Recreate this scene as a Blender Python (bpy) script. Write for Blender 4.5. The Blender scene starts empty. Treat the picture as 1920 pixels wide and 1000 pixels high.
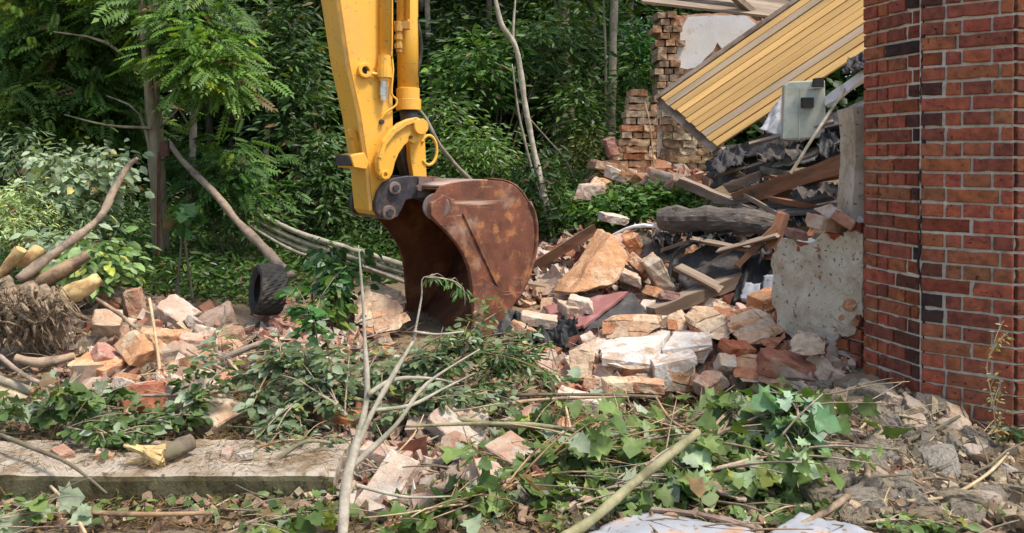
import bpy, bmesh, math, random
import numpy as np
from mathutils import Vector, Matrix, noise as mnoise
R = math.radians
random.seed(7); rng = np.random.default_rng(11)
scene = bpy.context.scene
C = scene.collection

# ------------------------------------------------------------------ camera, sky, sun, exposure
F, HZ, CH = 1500.0, 300.0, 1.5          # focal length in photo pixels, horizon row, eye height
cd = bpy.data.cameras.new('camera'); cam = bpy.data.objects.new('camera', cd); C.objects.link(cam)
cam.location = (0, 0, CH); cam.rotation_euler = (R(90), 0, 0)
cd.sensor_width = 36; cd.lens = 36 * F / 1920; cd.shift_y = -(500 - HZ) / 1920
cd.clip_start = 0.05; cd.clip_end = 1500
scene.camera = cam
SUN_AZ, SUN_EL = R(118), R(64)           # azimuth clockwise from +Y
w = bpy.data.worlds.new('World'); scene.world = w; w.use_nodes = True
nt = w.node_tree; nt.nodes.clear()
sky = nt.nodes.new('ShaderNodeTexSky'); sky.sky_type = 'NISHITA'; sky.sun_disc = False
sky.sun_elevation = SUN_EL; sky.sun_rotation = SUN_AZ; sky.air_density = 1.3; sky.dust_density = 3.0
bg = nt.nodes.new('ShaderNodeBackground'); bg.inputs[1].default_value = 0.15
wo = nt.nodes.new('ShaderNodeOutputWorld')
nt.links.new(sky.outputs[0], bg.inputs[0]); nt.links.new(bg.outputs[0], wo.inputs[0])
ld = bpy.data.lights.new('sun', 'SUN'); ld.energy = 2.8; ld.angle = R(9); ld.color = (1.0, 0.93, 0.81)
sun = bpy.data.objects.new('sun', ld); C.objects.link(sun)
sd = Vector((math.sin(SUN_AZ) * math.cos(SUN_EL), math.cos(SUN_AZ) * math.cos(SUN_EL), math.sin(SUN_EL)))
sun.rotation_euler = sd.to_track_quat('Z', 'Y').to_euler()
vs = scene.view_settings; vs.view_transform = 'Standard'; vs.look = 'None'; vs.gamma = 1; vs.exposure = 0.68

# ------------------------------------------------------------------ helpers: coordinates
def P(px, py, Y): return Vector(((px - 960) * Y / F, Y, CH - (py - HZ) * Y / F))
def vnoise(x, y, seed=0):
    xi = np.floor(x).astype(np.int64); yi = np.floor(y).astype(np.int64)
    fx = x - xi; fy = y - yi; fx = fx*fx*(3-2*fx); fy = fy*fy*(3-2*fy)
    def h(a, b):
        n = (a * 374761393 + b * 668265263 + seed * 144269) & 0x7fffffff
        n = ((n ^ (n >> 13)) * 1274126177) & 0x7fffffff
        return ((n ^ (n >> 16)) & 0xffff) / 65535.0
    return (h(xi,yi)*(1-fx)+h(xi+1,yi)*fx)*(1-fy) + (h(xi,yi+1)*(1-fx)+h(xi+1,yi+1)*fx)*fy
def fbm(x, y, o=4, seed=0):
    s = 0; a = 1; t = 0
    for k in range(o):
        s = s + a * vnoise(x * 2**k + 17.3*k, y * 2**k - 9.1*k, seed + k); t += a; a *= .55
    return s / t
CP = []
for (px, py, Y) in [(-300,1050,3),(0,1030,3.2),(500,1026,3.2),(1000,1000,3.2),(1500,1010,3.2),(2000,980,3.25),(2400,950,3.3),
    (0,972,3.5),(300,970,3.5),(600,966,3.52),(0,800,4.4),(600,800,4.45),(1000,830,4.2),(1000,760,4.9),(1400,850,4.1),(1600,800,4.2),(1900,835,4.0),
    (1725,738,4.35),(1620,692,4.75),(0,690,5.4),(300,690,5.3),(600,680,5.5),(800,690,5.4),(0,600,6.6),(180,580,6.5),(330,598,6.4),(250,652,5.75),(400,655,5.8),(500,600,7.2),
    (700,600,6.9),(900,640,6.4),(1060,745,5.1),(1250,745,5.1),(1450,725,5.05),(1100,628,6.1),(1300,620,6.0),(1450,615,5.8),(1560,650,5.1),
    (1000,470,8.5),(1100,585,6.7),(1250,550,6.8),(1450,530,6.7),(1150,400,8.4),(1300,390,8.2),(1450,400,8.0),(1200,325,9.6),(1320,330,9.4),
    (1550,340,8.6),(1100,380,9.2),(1040,400,9.5),(0,500,9),(250,480,10),(500,490,10),(700,490,9.8),(850,480,9.5),(0,440,14),(500,430,15),(900,430,14),(1200,300,13),(1700,300,12),
    (0,420,24),(900,400,24),(1600,350,24),(2100,600,6),(2300,500,9),(-400,600,7)]:
    CP.append(P(px, py, Y))
CP += [Vector((-8,-2,0)), Vector((0,-3,0)), Vector((8,-2,0)), Vector((-14,30,0)), Vector((14,30,0)), Vector((20,5,0)), Vector((-20,5,0))]
cpx = np.array([[p.x, p.y] for p in CP]); cpz = np.array([p.z for p in CP])
def _U(r2): return np.where(r2 > 1e-12, .5 * r2 * np.log(np.maximum(r2, 1e-12)), 0)
n_ = len(cpx); D2 = ((cpx[:,None]-cpx[None])**2).sum(2)
A_ = np.zeros((n_+3, n_+3)); A_[:n_,:n_] = _U(D2) + np.eye(n_)*.02; A_[:n_,n_] = 1; A_[:n_,n_+1:] = cpx; A_[n_,:n_] = 1; A_[n_+1:,:n_] = cpx.T
W_ = np.linalg.solve(A_, np.concatenate([cpz, [0,0,0]]))
def g(x, y):
    x = np.asarray(x, float); y = np.asarray(y, float)
    sh = x.shape; xf = np.clip(x.ravel(), -16, 16); yf = np.clip(y.ravel(), -3, 28)
    out = np.empty(xf.shape)
    for a in range(0, len(xf), 20000):
        q = np.stack([xf[a:a+20000], yf[a:a+20000]], 1)
        out[a:a+20000] = _U(((q[:,None]-cpx[None])**2).sum(2)) @ W_[:n_] + W_[n_] + q @ W_[n_+1:]
    return out.reshape(sh)
g_exact = g; GX0 = np.arange(-16, 16.01, .08); GY0 = np.arange(-3, 28.01, .08)
_gg = g_exact(*np.meshgrid(GX0, GY0, indexing='ij'))
def g(x, y):
    u = np.clip((np.asarray(x, float)+16)/.08, 0, len(GX0)-1.001); v = np.clip((np.asarray(y, float)+3)/.08, 0, len(GY0)-1.001)
    i = u.astype(int); j = v.astype(int); fu = u-i; fv = v-j
    return (_gg[i,j]*(1-fu)+_gg[i+1,j]*fu)*(1-fv)+(_gg[i,j+1]*(1-fu)+_gg[i+1,j+1]*fu)*fv
YS = np.concatenate([np.arange(2, 10, .04), np.arange(10, 30, .2)])
def at_many(px, py):
    px = np.asarray(px, float); py = np.asarray(py, float)
    X = (px[:,None]-960)/F*YS; Z = CH-(py[:,None]-HZ)/F*YS
    below = Z < g(X, np.broadcast_to(YS, X.shape)); i = np.where(below.any(1), below.argmax(1), len(YS)-1)
    Y = YS[i]; x = (px-960)/F*Y; return np.stack([x, Y, g(x, Y)], 1)
def at(px, py): return Vector(at_many([px], [py])[0])

# ------------------------------------------------------------------ helpers: objects
def finish(o, name, mat=None, parent=None, smooth=False):
    C.objects.link(o)
    if mat is not None: o.data.materials.append(mat)
    if parent is not None: o.parent = parent
    if smooth and o.type == 'MESH':
        o.data.polygons.foreach_set('use_smooth', [True]*len(o.data.polygons))
    return o
def tag(o, label, cat, group=None):
    o['label'] = label; o['category'] = cat
    if group: o['group'] = group
    return o
def empty(name, loc, label, cat, group=None):
    o = bpy.data.objects.new(name, None); C.objects.link(o); o.location = loc
    bpy.context.view_layer.update() if False else None
    return tag(o, label, cat, group)
class MB:
    def __init__(s): s.v = []; s.f = []; s.c = []; s.ns = random.random()*99
    def add(s, vs, fs, col=(1,1,1)):
        b = len(s.v); s.v += [tuple(v) for v in vs]
        for f in fs: s.f.append([b+i for i in f]); s.c.append(col)
    def box(s, M, sx, sy, sz, col=(1,1,1)):
        vs = [M @ Vector((x*sx/2, y*sy/2, z*sz/2)) for x in (-1,1) for y in (-1,1) for z in (-1,1)]
        s.add(vs, [(0,1,3,2),(4,6,7,5),(0,4,5,1),(2,3,7,6),(0,2,6,4),(1,5,7,3)], col)
    def bar(s, a, b, wd, th, up=(0,0,1), col=(1,1,1)):
        a = Vector(a); b = Vector(b); x = (b-a).normalized(); y = Vector(up).cross(x).normalized(); z = x.cross(y)
        M = Matrix((x,y,z)).transposed().to_4x4(); M.translation = (a+b)/2; s.box(M, (b-a).length, wd, th, col)
    def tube(s, pts, rad, n=8, cap=True, col=(1,1,1), jit=0.0, smooth=3):
        pts = [Vector(p) for p in pts]
        if not hasattr(rad, '__len__'): rad = [rad]*len(pts)
        if smooth > 1 and len(pts) > 2:
            q = []; rr = []
            for i in range(len(pts)-1):
                p0 = pts[max(i-1,0)]; p1 = pts[i]; p2 = pts[i+1]; p3 = pts[min(i+2,len(pts)-1)]
                for k in range(smooth):
                    t = k/smooth
                    q.append(.5*((2*p1)+(p2-p0)*t+(2*p0-5*p1+4*p2-p3)*t*t+(3*p1-p0-3*p2+p3)*t**3)); rr.append(rad[i]*(1-t)+rad[i+1]*t)
            q.append(pts[-1]); rr.append(rad[-1]); pts, rad = q, rr
        b = len(s.v); ref = Vector((.31,.2,.93)); prev = None
        for i, p in enumerate(pts):
            t = (pts[min(i+1,len(pts)-1)]-pts[max(i-1,0)]).normalized()
            u = (prev - t*prev.dot(t)) if prev is not None else ref.cross(t)
            if u.length < 1e-4: u = Vector((1,0,0)).cross(t)
            u.normalize(); prev = u; v = t.cross(u)
            for k in range(n):
                a = 2*math.pi*k/n; r = rad[i]*(1+jit*(random.random()-.5)*2)*((1+.30*mnoise.noise(p*6+Vector((s.ns,0,0)))+.14*mnoise.noise(p*22+u*math.cos(a)+v*math.sin(a))) if jit else 1)
                s.v.append(tuple(p+(u*math.cos(a)+v*math.sin(a))*r))
        m = len(pts)
        for i in range(m-1):
            for k in range(n):
                k2 = (k+1)%n; s.f.append([b+i*n+k, b+i*n+k2, b+(i+1)*n+k2, b+(i+1)*n+k]); s.c.append(col)
        if cap:
            s.f.append([b+k for k in range(n)][::-1]); s.c.append(col); s.f.append([b+(m-1)*n+k for k in range(n)]); s.c.append(col)
    def prism(s, poly, off, col=(1,1,1)):      # poly: 3D points, off: extrusion vector
        n = len(poly); off = Vector(off)
        s.add(list(poly)+[Vector(p)+off for p in poly], [list(range(n))[::-1], list(range(n,2*n))]+[(i,(i+1)%n,(i+1)%n+n,i+n) for i in range(n)], col)
    def disc(s, c, ax, r, h, n=20, col=(1,1,1)):
        c = Vector(c); ax = Vector(ax).normalized(); s.tube([c, c+ax*h], r, n=n, smooth=1, col=col)
    def build(s, name, mat, parent=None, smooth=False):
        me = bpy.data.meshes.new(name)
        off = parent_world(parent) if parent is not None else Vector((0,0,0))
        me.from_pydata([(v[0]-off[0], v[1]-off[1], v[2]-off[2]) for v in s.v], [], s.f)
        a = me.attributes.new('Col', 'FLOAT_COLOR', 'FACE')
        a.data.foreach_set('color', np.array([(*c,1) for c in s.c], np.float32).ravel())
        me.update(); o = bpy.data.objects.new(name, me); return finish(o, name, mat, parent, smooth)
def parent_world(p):
    v = Vector((0,0,0))
    while p is not None: v = v + Vector(p.location); p = p.parent
    return v
def recenter(o):                            # put a mesh thing's origin at its base centre
    me = o.data; n = len(me.vertices); co = np.empty(n*3); me.vertices.foreach_get('co', co); co = co.reshape(-1,3)
    c = np.array([(co[:,0].min()+co[:,0].max())/2, (co[:,1].min()+co[:,1].max())/2, co[:,2].min()])
    me.vertices.foreach_set('co', (co-c).ravel()); me.update(); o.location = o.location + Vector(c); return o
def npmesh(name, V, faces, cols, mat, parent=None, sm=False):   # faces: (N,k) array, cols (N,3)
    me = bpy.data.meshes.new(name); off = np.array(parent_world(parent)) if parent is not None else np.zeros(3)
    V = V - off
    me.vertices.add(len(V)); me.vertices.foreach_set('co', V.astype(np.float32).ravel())
    k = faces.shape[1]; N = len(faces); me.loops.add(N*k); me.loops.foreach_set('vertex_index', faces.astype(np.int32).ravel())
    me.polygons.add(N); me.polygons.foreach_set('loop_start', (np.arange(N)*k).astype(np.int32))
    me.update(calc_edges=True)
    a = me.attributes.new('Col', 'FLOAT_COLOR', 'FACE')
    a.data.foreach_set('color', np.concatenate([cols, np.ones((N,1))], 1).astype(np.float32).ravel())
    me.polygons.foreach_set('use_smooth', np.full(N, sm)); o = bpy.data.objects.new(name, me); return finish(o, name, mat, parent)

# ------------------------------------------------------------------ materials
def pmat(name, c1, c2, scale=8, rough=.85, bump=.3, bscale=40, c3=None, s3=3, t3=(.5,.6), attr=False, orand=0, metal=0, stretch=None, trans=0, spec=.3, detail=6, c4=None, s4=30, t4=(.6,.66), bdist=.01, courses=None, scratch=None):
    m = bpy.data.materials.new(name); m.use_nodes = True; t = m.node_tree; N = t.nodes; L = t.links
    bs = N['Principled BSDF']; tc = N.new('ShaderNodeTexCoord'); mp = N.new('ShaderNodeMapping'); L.new(tc.outputs['Object'], mp.inputs[0])
    if stretch: mp.inputs['Scale'].default_value = stretch
    co = mp.outputs[0]
    if orand:
        oi = N.new('ShaderNodeObjectInfo'); va = N.new('ShaderNodeVectorMath'); va.operation = 'ADD'; sc_ = N.new('ShaderNodeVectorMath'); sc_.operation = 'SCALE'
        cb = N.new('ShaderNodeCombineXYZ'); [L.new(oi.outputs['Random'], cb.inputs[i]) for i in range(3)]
        L.new(cb.outputs[0], sc_.inputs[0]); sc_.inputs['Scale'].default_value = 50; L.new(co, va.inputs[0]); L.new(sc_.outputs[0], va.inputs[1]); co = va.outputs[0]
    def noise(s, d=detail, r=.6):
        n = N.new('ShaderNodeTexNoise'); n.inputs['Scale'].default_value = s; n.inputs['Detail'].default_value = d; n.inputs['Roughness'].default_value = r; L.new(co, n.inputs['Vector']); return n.outputs['Fac']
    def ramp(f, a, b, ca=(0,0,0), cb_=(1,1,1)):
        r = N.new('ShaderNodeValToRGB'); r.color_ramp.elements[0].position = a; r.color_ramp.elements[1].position = b
        r.color_ramp.elements[0].color = (*ca,1); r.color_ramp.elements[1].color = (*cb_,1); L.new(f, r.inputs[0]); return r.outputs[0]
    def mix(f, a, b, bt='MIX'):
        x = N.new('ShaderNodeMix'); x.data_type = 'RGBA'; x.blend_type = bt
        for sock, v in ((x.inputs[0], f), (x.inputs[6], a), (x.inputs[7], b)):
            if hasattr(v, 'links') or hasattr(v, 'node'): L.new(v, sock)
            else: sock.default_value = v if not isinstance(v, tuple) else (*v, 1)
        return x.outputs[2]
    col = ramp(noise(scale), .35, .65, c1, c2)
    if c3: col = mix(ramp(noise(s3, 8, .65), *t3), col, c3)
    if c4: col = mix(ramp(noise(s4, 4), *t4), col, c4)
    if courses:
        mp2 = N.new('ShaderNodeMapping'); mp2.inputs['Rotation'].default_value = (R(82), R(9), R(14)); L.new(co, mp2.inputs[0])
        bt = N.new('ShaderNodeTexBrick'); L.new(mp2.outputs[0], bt.inputs['Vector']); bt.inputs['Scale'].default_value = 1; bt.inputs['Brick Width'].default_value = .21; bt.inputs['Row Height'].default_value = .078
        bt.inputs['Mortar Size'].default_value = .010; bt.inputs['Mortar Smooth'].default_value = .4; bt.inputs['Color1'].default_value = (*courses[0],1); bt.inputs['Color2'].default_value = (*courses[1],1); bt.inputs['Mortar'].default_value = (*courses[2],1)
        col = mix(ramp(noise(5, 6), .42, .52), col, bt.outputs['Color'])
    if scratch:
        for rot_, sc2, th_ in (((.3,.75,.2),(2,2,38),.77),((.9,-.95,.5),(3,5,55),.76),((.5,1.2,1.1),(.7,.7,9),.72)):
            mp3 = N.new('ShaderNodeMapping'); mp3.inputs['Rotation'].default_value = rot_; mp3.inputs['Scale'].default_value = sc2; L.new(co, mp3.inputs[0])
            ns_ = N.new('ShaderNodeTexNoise'); ns_.inputs['Scale'].default_value = 1.2; ns_.inputs['Detail'].default_value = 3; L.new(mp3.outputs[0], ns_.inputs['Vector'])
            col = mix(ramp(ns_.outputs['Fac'], th_-.06, th_+.02), col, scratch)
    if attr:
        at_ = N.new('ShaderNodeAttribute'); at_.attribute_name = 'Col'; col = mix(1.0, col, at_.outputs['Color'], 'MULTIPLY')
    if orand:
        hs = N.new('ShaderNodeHueSaturation'); mr = N.new('ShaderNodeMapRange'); L.new(oi.outputs['Random'], mr.inputs[0]); mr.inputs[3].default_value = 1-orand; mr.inputs[4].default_value = 1+orand
        L.new(mr.outputs[0], hs.inputs['Value']); m2 = N.new('ShaderNodeMath'); m2.operation = 'MULTIPLY'; m2.inputs[1].default_value = 7.31; L.new(oi.outputs['Random'], m2.inputs[0])
        m3 = N.new('ShaderNodeMath'); m3.operation = 'FRACT'; L.new(m2.outputs[0], m3.inputs[0]); mr2 = N.new('ShaderNodeMapRange'); L.new(m3.outputs[0], mr2.inputs[0]); mr2.inputs[3].default_value = .6; mr2.inputs[4].default_value = 1.1
        L.new(mr2.outputs[0], hs.inputs['Saturation']); L.new(col, hs.inputs['Color']); col = hs.outputs[0]
    L.new(col, bs.inputs['Base Color']); bs.inputs['Roughness'].default_value = rough; bs.inputs['Metallic'].default_value = metal
    bs.inputs['Specular IOR Level'].default_value = spec
    if bump:
        b = N.new('ShaderNodeBump'); b.inputs['Strength'].default_value = bump; b.inputs['Distance'].default_value = bdist; L.new(noise(bscale, 8, .7), b.inputs['Height']); L.new(b.outputs[0], bs.inputs['Normal'])
    if trans:
        tr = N.new('ShaderNodeBsdfTranslucent'); ms = N.new('ShaderNodeMixShader'); ms.inputs[0].default_value = trans
        L.new(mix(1.0, col, (1.1,1.15,.5), 'MULTIPLY'), tr.inputs[0]); L.new(bs.outputs[0], ms.inputs[1]); L.new(tr.outputs[0], ms.inputs[2]); L.new(ms.outputs[0], N['Material Output'].inputs[0])
    return m
M_ = {}
M_['ground'] = pmat('soil', (.75,.7,.62), (1.1,1.05,1.0), 9, .95, .9, 30, attr=True, c4=(.30,.22,.14), s4=22, t4=(.58,.68), bdist=.03)
M_['leaf'] = pmat('leaf', (.7,.7,.7), (1.2,1.2,1.15), 14, .5, .15, 60, attr=True, trans=.3, spec=.35)
M_['bark'] = pmat('bark', (.11,.085,.06), (.22,.18,.13), 14, .95, .6, 60, c3=(.15,.13,.08), s3=4, stretch=(1,1,.3))
M_['barkdark'] = pmat('dark_bark', (.035,.03,.022), (.08,.065,.045), 14, .95, .6, 60, stretch=(1,1,.3))
M_['barkpale'] = pmat('pale_bark', (.25,.205,.14), (.40,.34,.24), 18, .9, .5, 70, c3=(.2,.19,.11), s3=5, orand=.25)
M_['barktan'] = pmat('peeled_bark', (.30,.19,.11), (.42,.29,.18), 18, .9, .5, 70, c3=(.17,.12,.08), s3=6, orand=.2)
M_['cutwood'] = pmat('fresh_cut_wood', (.50,.34,.14), (.64,.48,.24), 30, .85, .5, 90, c3=(.33,.20,.09), s3=8)
M_['yellow'] = pmat('yellow_paint', (.76,.40,.045), (.84,.46,.06), 3, .45, .08, 60, c3=(.58,.33,.09), s3=3, t3=(.48,.75), spec=.5, c4=(.34,.21,.08), s4=26, t4=(.62,.70), detail=7, scratch=(.58,.34,.09))
M_['yellowdirtshade'] = pmat('shaded_dusty_yellow_paint', (.46,.26,.06), (.55,.32,.08), 5, .7, .1, 60, c3=(.30,.19,.08), s3=6, t3=(.45,.7))
M_['rust'] = pmat('rusty_steel', (.105,.036,.02), (.22,.075,.038), 7, .68, .5, 60, c3=(.33,.21,.15), s3=4, t3=(.54,.68), metal=.1, spec=.6, c4=(.40,.17,.06), s4=9, t4=(.56,.70), detail=9, scratch=(.52,.36,.27))
M_['brickwork'] = pmat('broken_brickwork', (.82,.80,.78), (1.22,1.20,1.18), 22, .95, 1.0, 40, attr=True, c3=(.50,.41,.31), s3=9, t3=(.56,.66), bdist=.02)
M_['rustin'] = pmat('rusty_steel_inside', (.13,.04,.018), (.21,.075,.03), 6, .75, .4, 40, c3=(.34,.16,.06), s3=3, t3=(.5,.7), spec=.3)
M_['steelgrey'] = pmat('worn_grey_steel', (.17,.13,.115), (.27,.20,.17), 9, .5, .25, 60, metal=.4, c3=(.2,.09,.05), s3=5, t3=(.5,.65), spec=.5)
M_['blacksteel'] = pmat('greasy_black_steel', (.022,.022,.028), (.06,.055,.06), 12, .45, .3, 60, c3=(.15,.08,.05), s3=8, t3=(.55,.65), spec=.5)
M_['rubber'] = pmat('black_rubber', (.018,.018,.018), (.04,.038,.035), 12, .8, .3, 60, c3=(.12,.10,.08), s3=6, t3=(.5,.8))
M_['chrome'] = pmat('bright_fitting', (.5,.5,.5), (.7,.7,.68), 12, .3, 0, metal=.9)
M_['wallbrick'] = pmat('tower_brick', (.55,.56,.6), (1.18,1.15,1.10), 20, .9, .8, 60, attr=True, c4=(.09,.05,.04), s4=48, t4=(.60,.70), detail=8)
M_['mortar'] = pmat('pale_mortar', (.60,.54,.45), (.76,.70,.60), 40, .95, .9, 80, c3=(.34,.29,.22), s3=9, t3=(.55,.7))
BR = dict(scale=11, rough=.92, bump=.9, bscale=26, orand=.22, s3=9, bdist=.02)
M_['brick'] = pmat('orange_brick', (.42,.17,.08), (.55,.27,.14), c3=(.52,.38,.24), t3=(.46,.60), c4=(.24,.10,.06), s4=34, t4=(.62,.7), **BR)
M_['brickpale'] = pmat('pale_brick', (.48,.30,.18), (.57,.39,.25), c3=(.56,.46,.34), t3=(.46,.58), c4=(.34,.17,.10), s4=30, t4=(.62,.7), **BR)
M_['brickred'] = pmat('red_brick', (.30,.09,.05), (.42,.16,.085), c3=(.42,.25,.15), t3=(.54,.64), c4=(.16,.06,.04), s4=34, t4=(.62,.7), **BR)
M_['brickpink'] = pmat('pinkish_brick', (.46,.23,.125), (.56,.34,.20), c3=(.57,.45,.32), t3=(.47,.58), c4=(.36,.16,.10), s4=30, t4=(.62,.7), **BR)
M_['sand'] = pmat('ochre_slab', (.48,.25,.12), (.60,.34,.19), 14, .95, 1.0, 34, c3=(.66,.50,.34), s3=4, t3=(.5,.66), attr=True, c4=(.42,.22,.10), s4=40, t4=(.62,.7), bdist=.02)
M_['masonry'] = pmat('broken_masonry', (.40,.21,.14), (.54,.34,.24), 13, .95, 1.0, 30, c3=(.54,.43,.33), s3=8, t3=(.54,.64), attr=True, c4=(.38,.18,.11), s4=26, t4=(.6,.68), bdist=.02)
M_['clod'] = pmat('mortar_lump', (.29,.235,.16), (.43,.355,.25), 16, .97, 1.0, 40, c3=(.22,.17,.12), s3=10, orand=.25, bdist=.02)
M_['concrete'] = pmat('old_concrete', (.32,.26,.20), (.45,.39,.31), 6, .95, .7, 70, c3=(.22,.16,.10), s3=5, t3=(.46,.60), attr=True, c4=(.10,.08,.05), s4=22, t4=(.56,.68), detail=9)
M_['plaster'] = pmat('grey_render', (.46,.40,.31), (.58,.52,.42), 6, .95, 1.0, 34, c3=(.36,.28,.20), s3=4, t3=(.46,.64), attr=True, c4=(.15,.11,.08), s4=34, t4=(.60,.66), detail=9)
M_['white'] = pmat('white_plaster', (.68,.68,.70), (.8,.8,.81), 5, .9, .3, 40, c3=(.6,.52,.42), s3=6, t3=(.6,.7))
M_['boards'] = pmat('varnished_boards', (.80,.80,.80), (1.1,1.1,1.1), 6, .6, .25, 40, attr=True, stretch=(.15,1.6,1), c4=(.32,.2,.1), s4=5, t4=(.68,.76))
M_['oldwood'] = pmat('weathered_wood', (.20,.15,.11), (.36,.28,.21), 8, .9, .5, 40, stretch=(.12,1,1), c3=(.14,.10,.07), s3=4)
M_['redwood'] = pmat('reddish_beam', (.24,.10,.05), (.36,.17,.09), 8, .85, .4, 40, stretch=(.12,1,1), c3=(.14,.07,.04), s3=4)
M_['tar'] = pmat('tar_paper', (.045,.042,.045), (.10,.093,.09), 8, .75, .8, 30, c3=(.20,.17,.14), s3=5, t3=(.55,.72), bdist=.03, spec=.4)
M_['tarbrown'] = pmat('charred_wood', (.07,.06,.055), (.17,.145,.125), 9, .9, .8, 34, c3=(.26,.20,.15), s3=5, t3=(.55,.72), stretch=(.2,1,1), bdist=.03)
M_['maroon'] = pmat('maroon_sheet', (.25,.10,.09), (.33,.15,.14), 6, .7, .2, 30, c3=(.42,.27,.24), s3=4, t3=(.55,.75))
M_['greysheet'] = pmat('grey_lining_sheet', (.26,.27,.30), (.38,.39,.42), 4, .6, .2, 20, c3=(.46,.29,.19), s3=3, t3=(.52,.60), c4=(.2,.15,.1), s4=26)
M_['greenplastic'] = pmat('pale_green_plastic', (.27,.31,.25), (.42,.44,.37), 6, .35, .1, 20, c3=(.5,.46,.36), s3=5, t3=(.5,.7), spec=.5)
M_['black'] = pmat('black_plastic', (.012,.012,.013), (.03,.03,.03), 12, .6, .1, 60)
M_['rubblestuff'] = pmat('crumbled_brick', (.8,.8,.8), (1.15,1.15,1.15), 30, .95, .6, 60, attr=True)
M_['straw'] = pmat('dry_stems', (.34,.25,.14), (.52,.42,.26), 20, .9, 0, attr=True)
M_['stemgreen'] = pmat('green_grey_stem', (.20,.19,.10), (.34,.31,.18), 16, .8, .4, 70, c3=(.15,.13,.07), s3=6)
M_['brownsheet'] = pmat('brown_weathered_sheet', (.17,.11,.085), (.28,.19,.15), 9, .85, .5, 40, c3=(.34,.25,.19), s3=6)
M_['postrust'] = pmat('dark_rusty_iron', (.06,.028,.02), (.12,.05,.035), 12, .8, .3, 50)
M_['barkmid'] = pmat('grey_bark', (.20,.165,.11), (.34,.29,.20), 14, .95, .6, 60, c3=(.13,.12,.07), s3=4, stretch=(1,1,.3))
M_['capplaster'] = pmat('dusty_white_plaster', (.58,.52,.46), (.76,.72,.68), 8, .95, .9, 40, c3=(.52,.38,.28), s3=7, t3=(.50,.60), bdist=.02)
M_['root'] = pmat('muddy_roots', (.15,.105,.07), (.32,.24,.16), 20, .95, .6, 60)
M_['roof'] = pmat('red_roof_tiles', (.36,.15,.10), (.45,.2,.14), 10, .8, .3, 20)

# ------------------------------------------------------------------ ground
def nonuni(a, b, s, far, k):
    m = list(np.arange(a, b, s)); st = s; x = b; up = []
    while x < far: up.append(x); st *= k; x += st
    st = s; x = a; dn = []
    while x > -far:
        st *= k; x -= st; dn.append(x)
    return np.array(dn[::-1] + m + up)
gx = nonuni(-5.2, 5.2, .04, 320, 1.16); gy = nonuni(2.6, 12.5, .04, 320, 1.16)
XX, YY = np.meshgrid(gx, gy, indexing='ij')
ZZ = g(XX, YY); near = np.clip(1-(YY-9)/8, .15, 1)
ZZ += (fbm(XX*2.2, YY*2.2, 5, 3)-.5)*.16*near + (fbm(XX*13, YY*13, 3, 9)-.5)*.05*near
farm = np.clip((np.hypot(XX, YY)-26)/60, 0, 1); ZZ = ZZ*(1-farm) + farm*.4
nx, ny = XX.shape
idx = np.arange(nx*ny).reshape(nx, ny)
fc = np.stack([idx[:-1,:-1], idx[1:,:-1], idx[1:,1:], idx[:-1,1:]], -1).reshape(-1,4)
V = np.stack([XX, YY, ZZ], -1).reshape(-1,3)
cx = V[fc].mean(1); dust = np.clip(1-np.hypot((cx[:,0]-1.0)/2.0, (cx[:,1]-6.0)/2.0), 0, 1) + .8*np.clip(1-np.hypot((cx[:,0]+2.6)/1.6, (cx[:,1]-6.0)/1.3), 0, 1)+.7*np.clip(1-np.hypot((cx[:,0]-1.9)/1.0, (cx[:,1]-3.7)/1.1), 0, 1)
dust = np.clip(dust*1.5*(.5+fbm(cx[:,0]*4, cx[:,1]*4, 3, 5)), 0, 1)[:,None]
cc = np.array([.23,.18,.12])*(1-dust) + np.array([.36,.25,.18])*dust
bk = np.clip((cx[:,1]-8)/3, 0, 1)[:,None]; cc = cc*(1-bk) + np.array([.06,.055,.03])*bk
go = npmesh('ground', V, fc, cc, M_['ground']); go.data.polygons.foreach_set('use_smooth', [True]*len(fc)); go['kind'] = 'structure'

# ------------------------------------------------------------------ leaves
def T_lance(wd=.16):
    v = np.array([(0,0,0),(.3,wd,.05),(.7,wd*.75,.02),(1,0,-.08),(.7,-wd*.75,.02),(.3,-wd,.05)]); return v, np.array([(0,1,2,3),(0,3,4,5)])
def T_oval(): return T_lance(.30)
def T_maple():
    o = [(0,0),(.12,.22),(.02,.5),(.28,.42),(.42,.62),(.52,.32),(.72,.36),(1,0),(.72,-.36),(.52,-.32),(.42,-.62),(.28,-.42),(.02,-.5),(.12,-.22)]
    v = [(x,y,.30*abs(y)-.28*x*x+.06*math.sin(9*x+5*y)) for x,y in o]; v.append((.3,0,-.07)); n = len(o)
    f = []
    for i in range(0, n, 2): f.append((n, i, (i+1)%n, (i+2)%n))
    return np.array(v), np.array(f)
def T_frond(np_=7, wl=.26):
    v = []; f = []
    def q(a, d, L, wv):
        b = len(v); d = np.array(d); s = np.array([-d[1], d[0], 0]); a = np.array(a)
        v.extend([a, a+d*L*.45+s*wv+(0,0,.02), a+d*L-(0,0,.06*L*4), a+d*L*.45-s*wv+(0,0,.02)]); f.append((b,b+1,b+2,b+3))
    for i in range(np_):
        x = .18+.75*i/np_; L = wl*(1-.45*abs(i/np_-.4)); zz = -.18*x*x
        for s in (-1,1): q((x,0,zz), (.5,s*.86,0), L, .055)
    q((.9,0,-.15), (1,0,0), .24, .05)
    b = len(v); v.extend([(0,.006,0),(.93,.003,-.155),(.93,-.003,-.155),(0,-.006,0)]); f.append((b,b+1,b+2,b+3))
    return np.array([np.array(a, float) for a in v]), np.array(f)
def T_grass():
    v = np.array([(0,-.02,0),(0,.02,0),(.5,.016,.0),(.5,-.016,0),(1,.002,-.12),(1,-.002,-.12)]); return v, np.array([(0,1,2,3),(3,2,4,5)])
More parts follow.
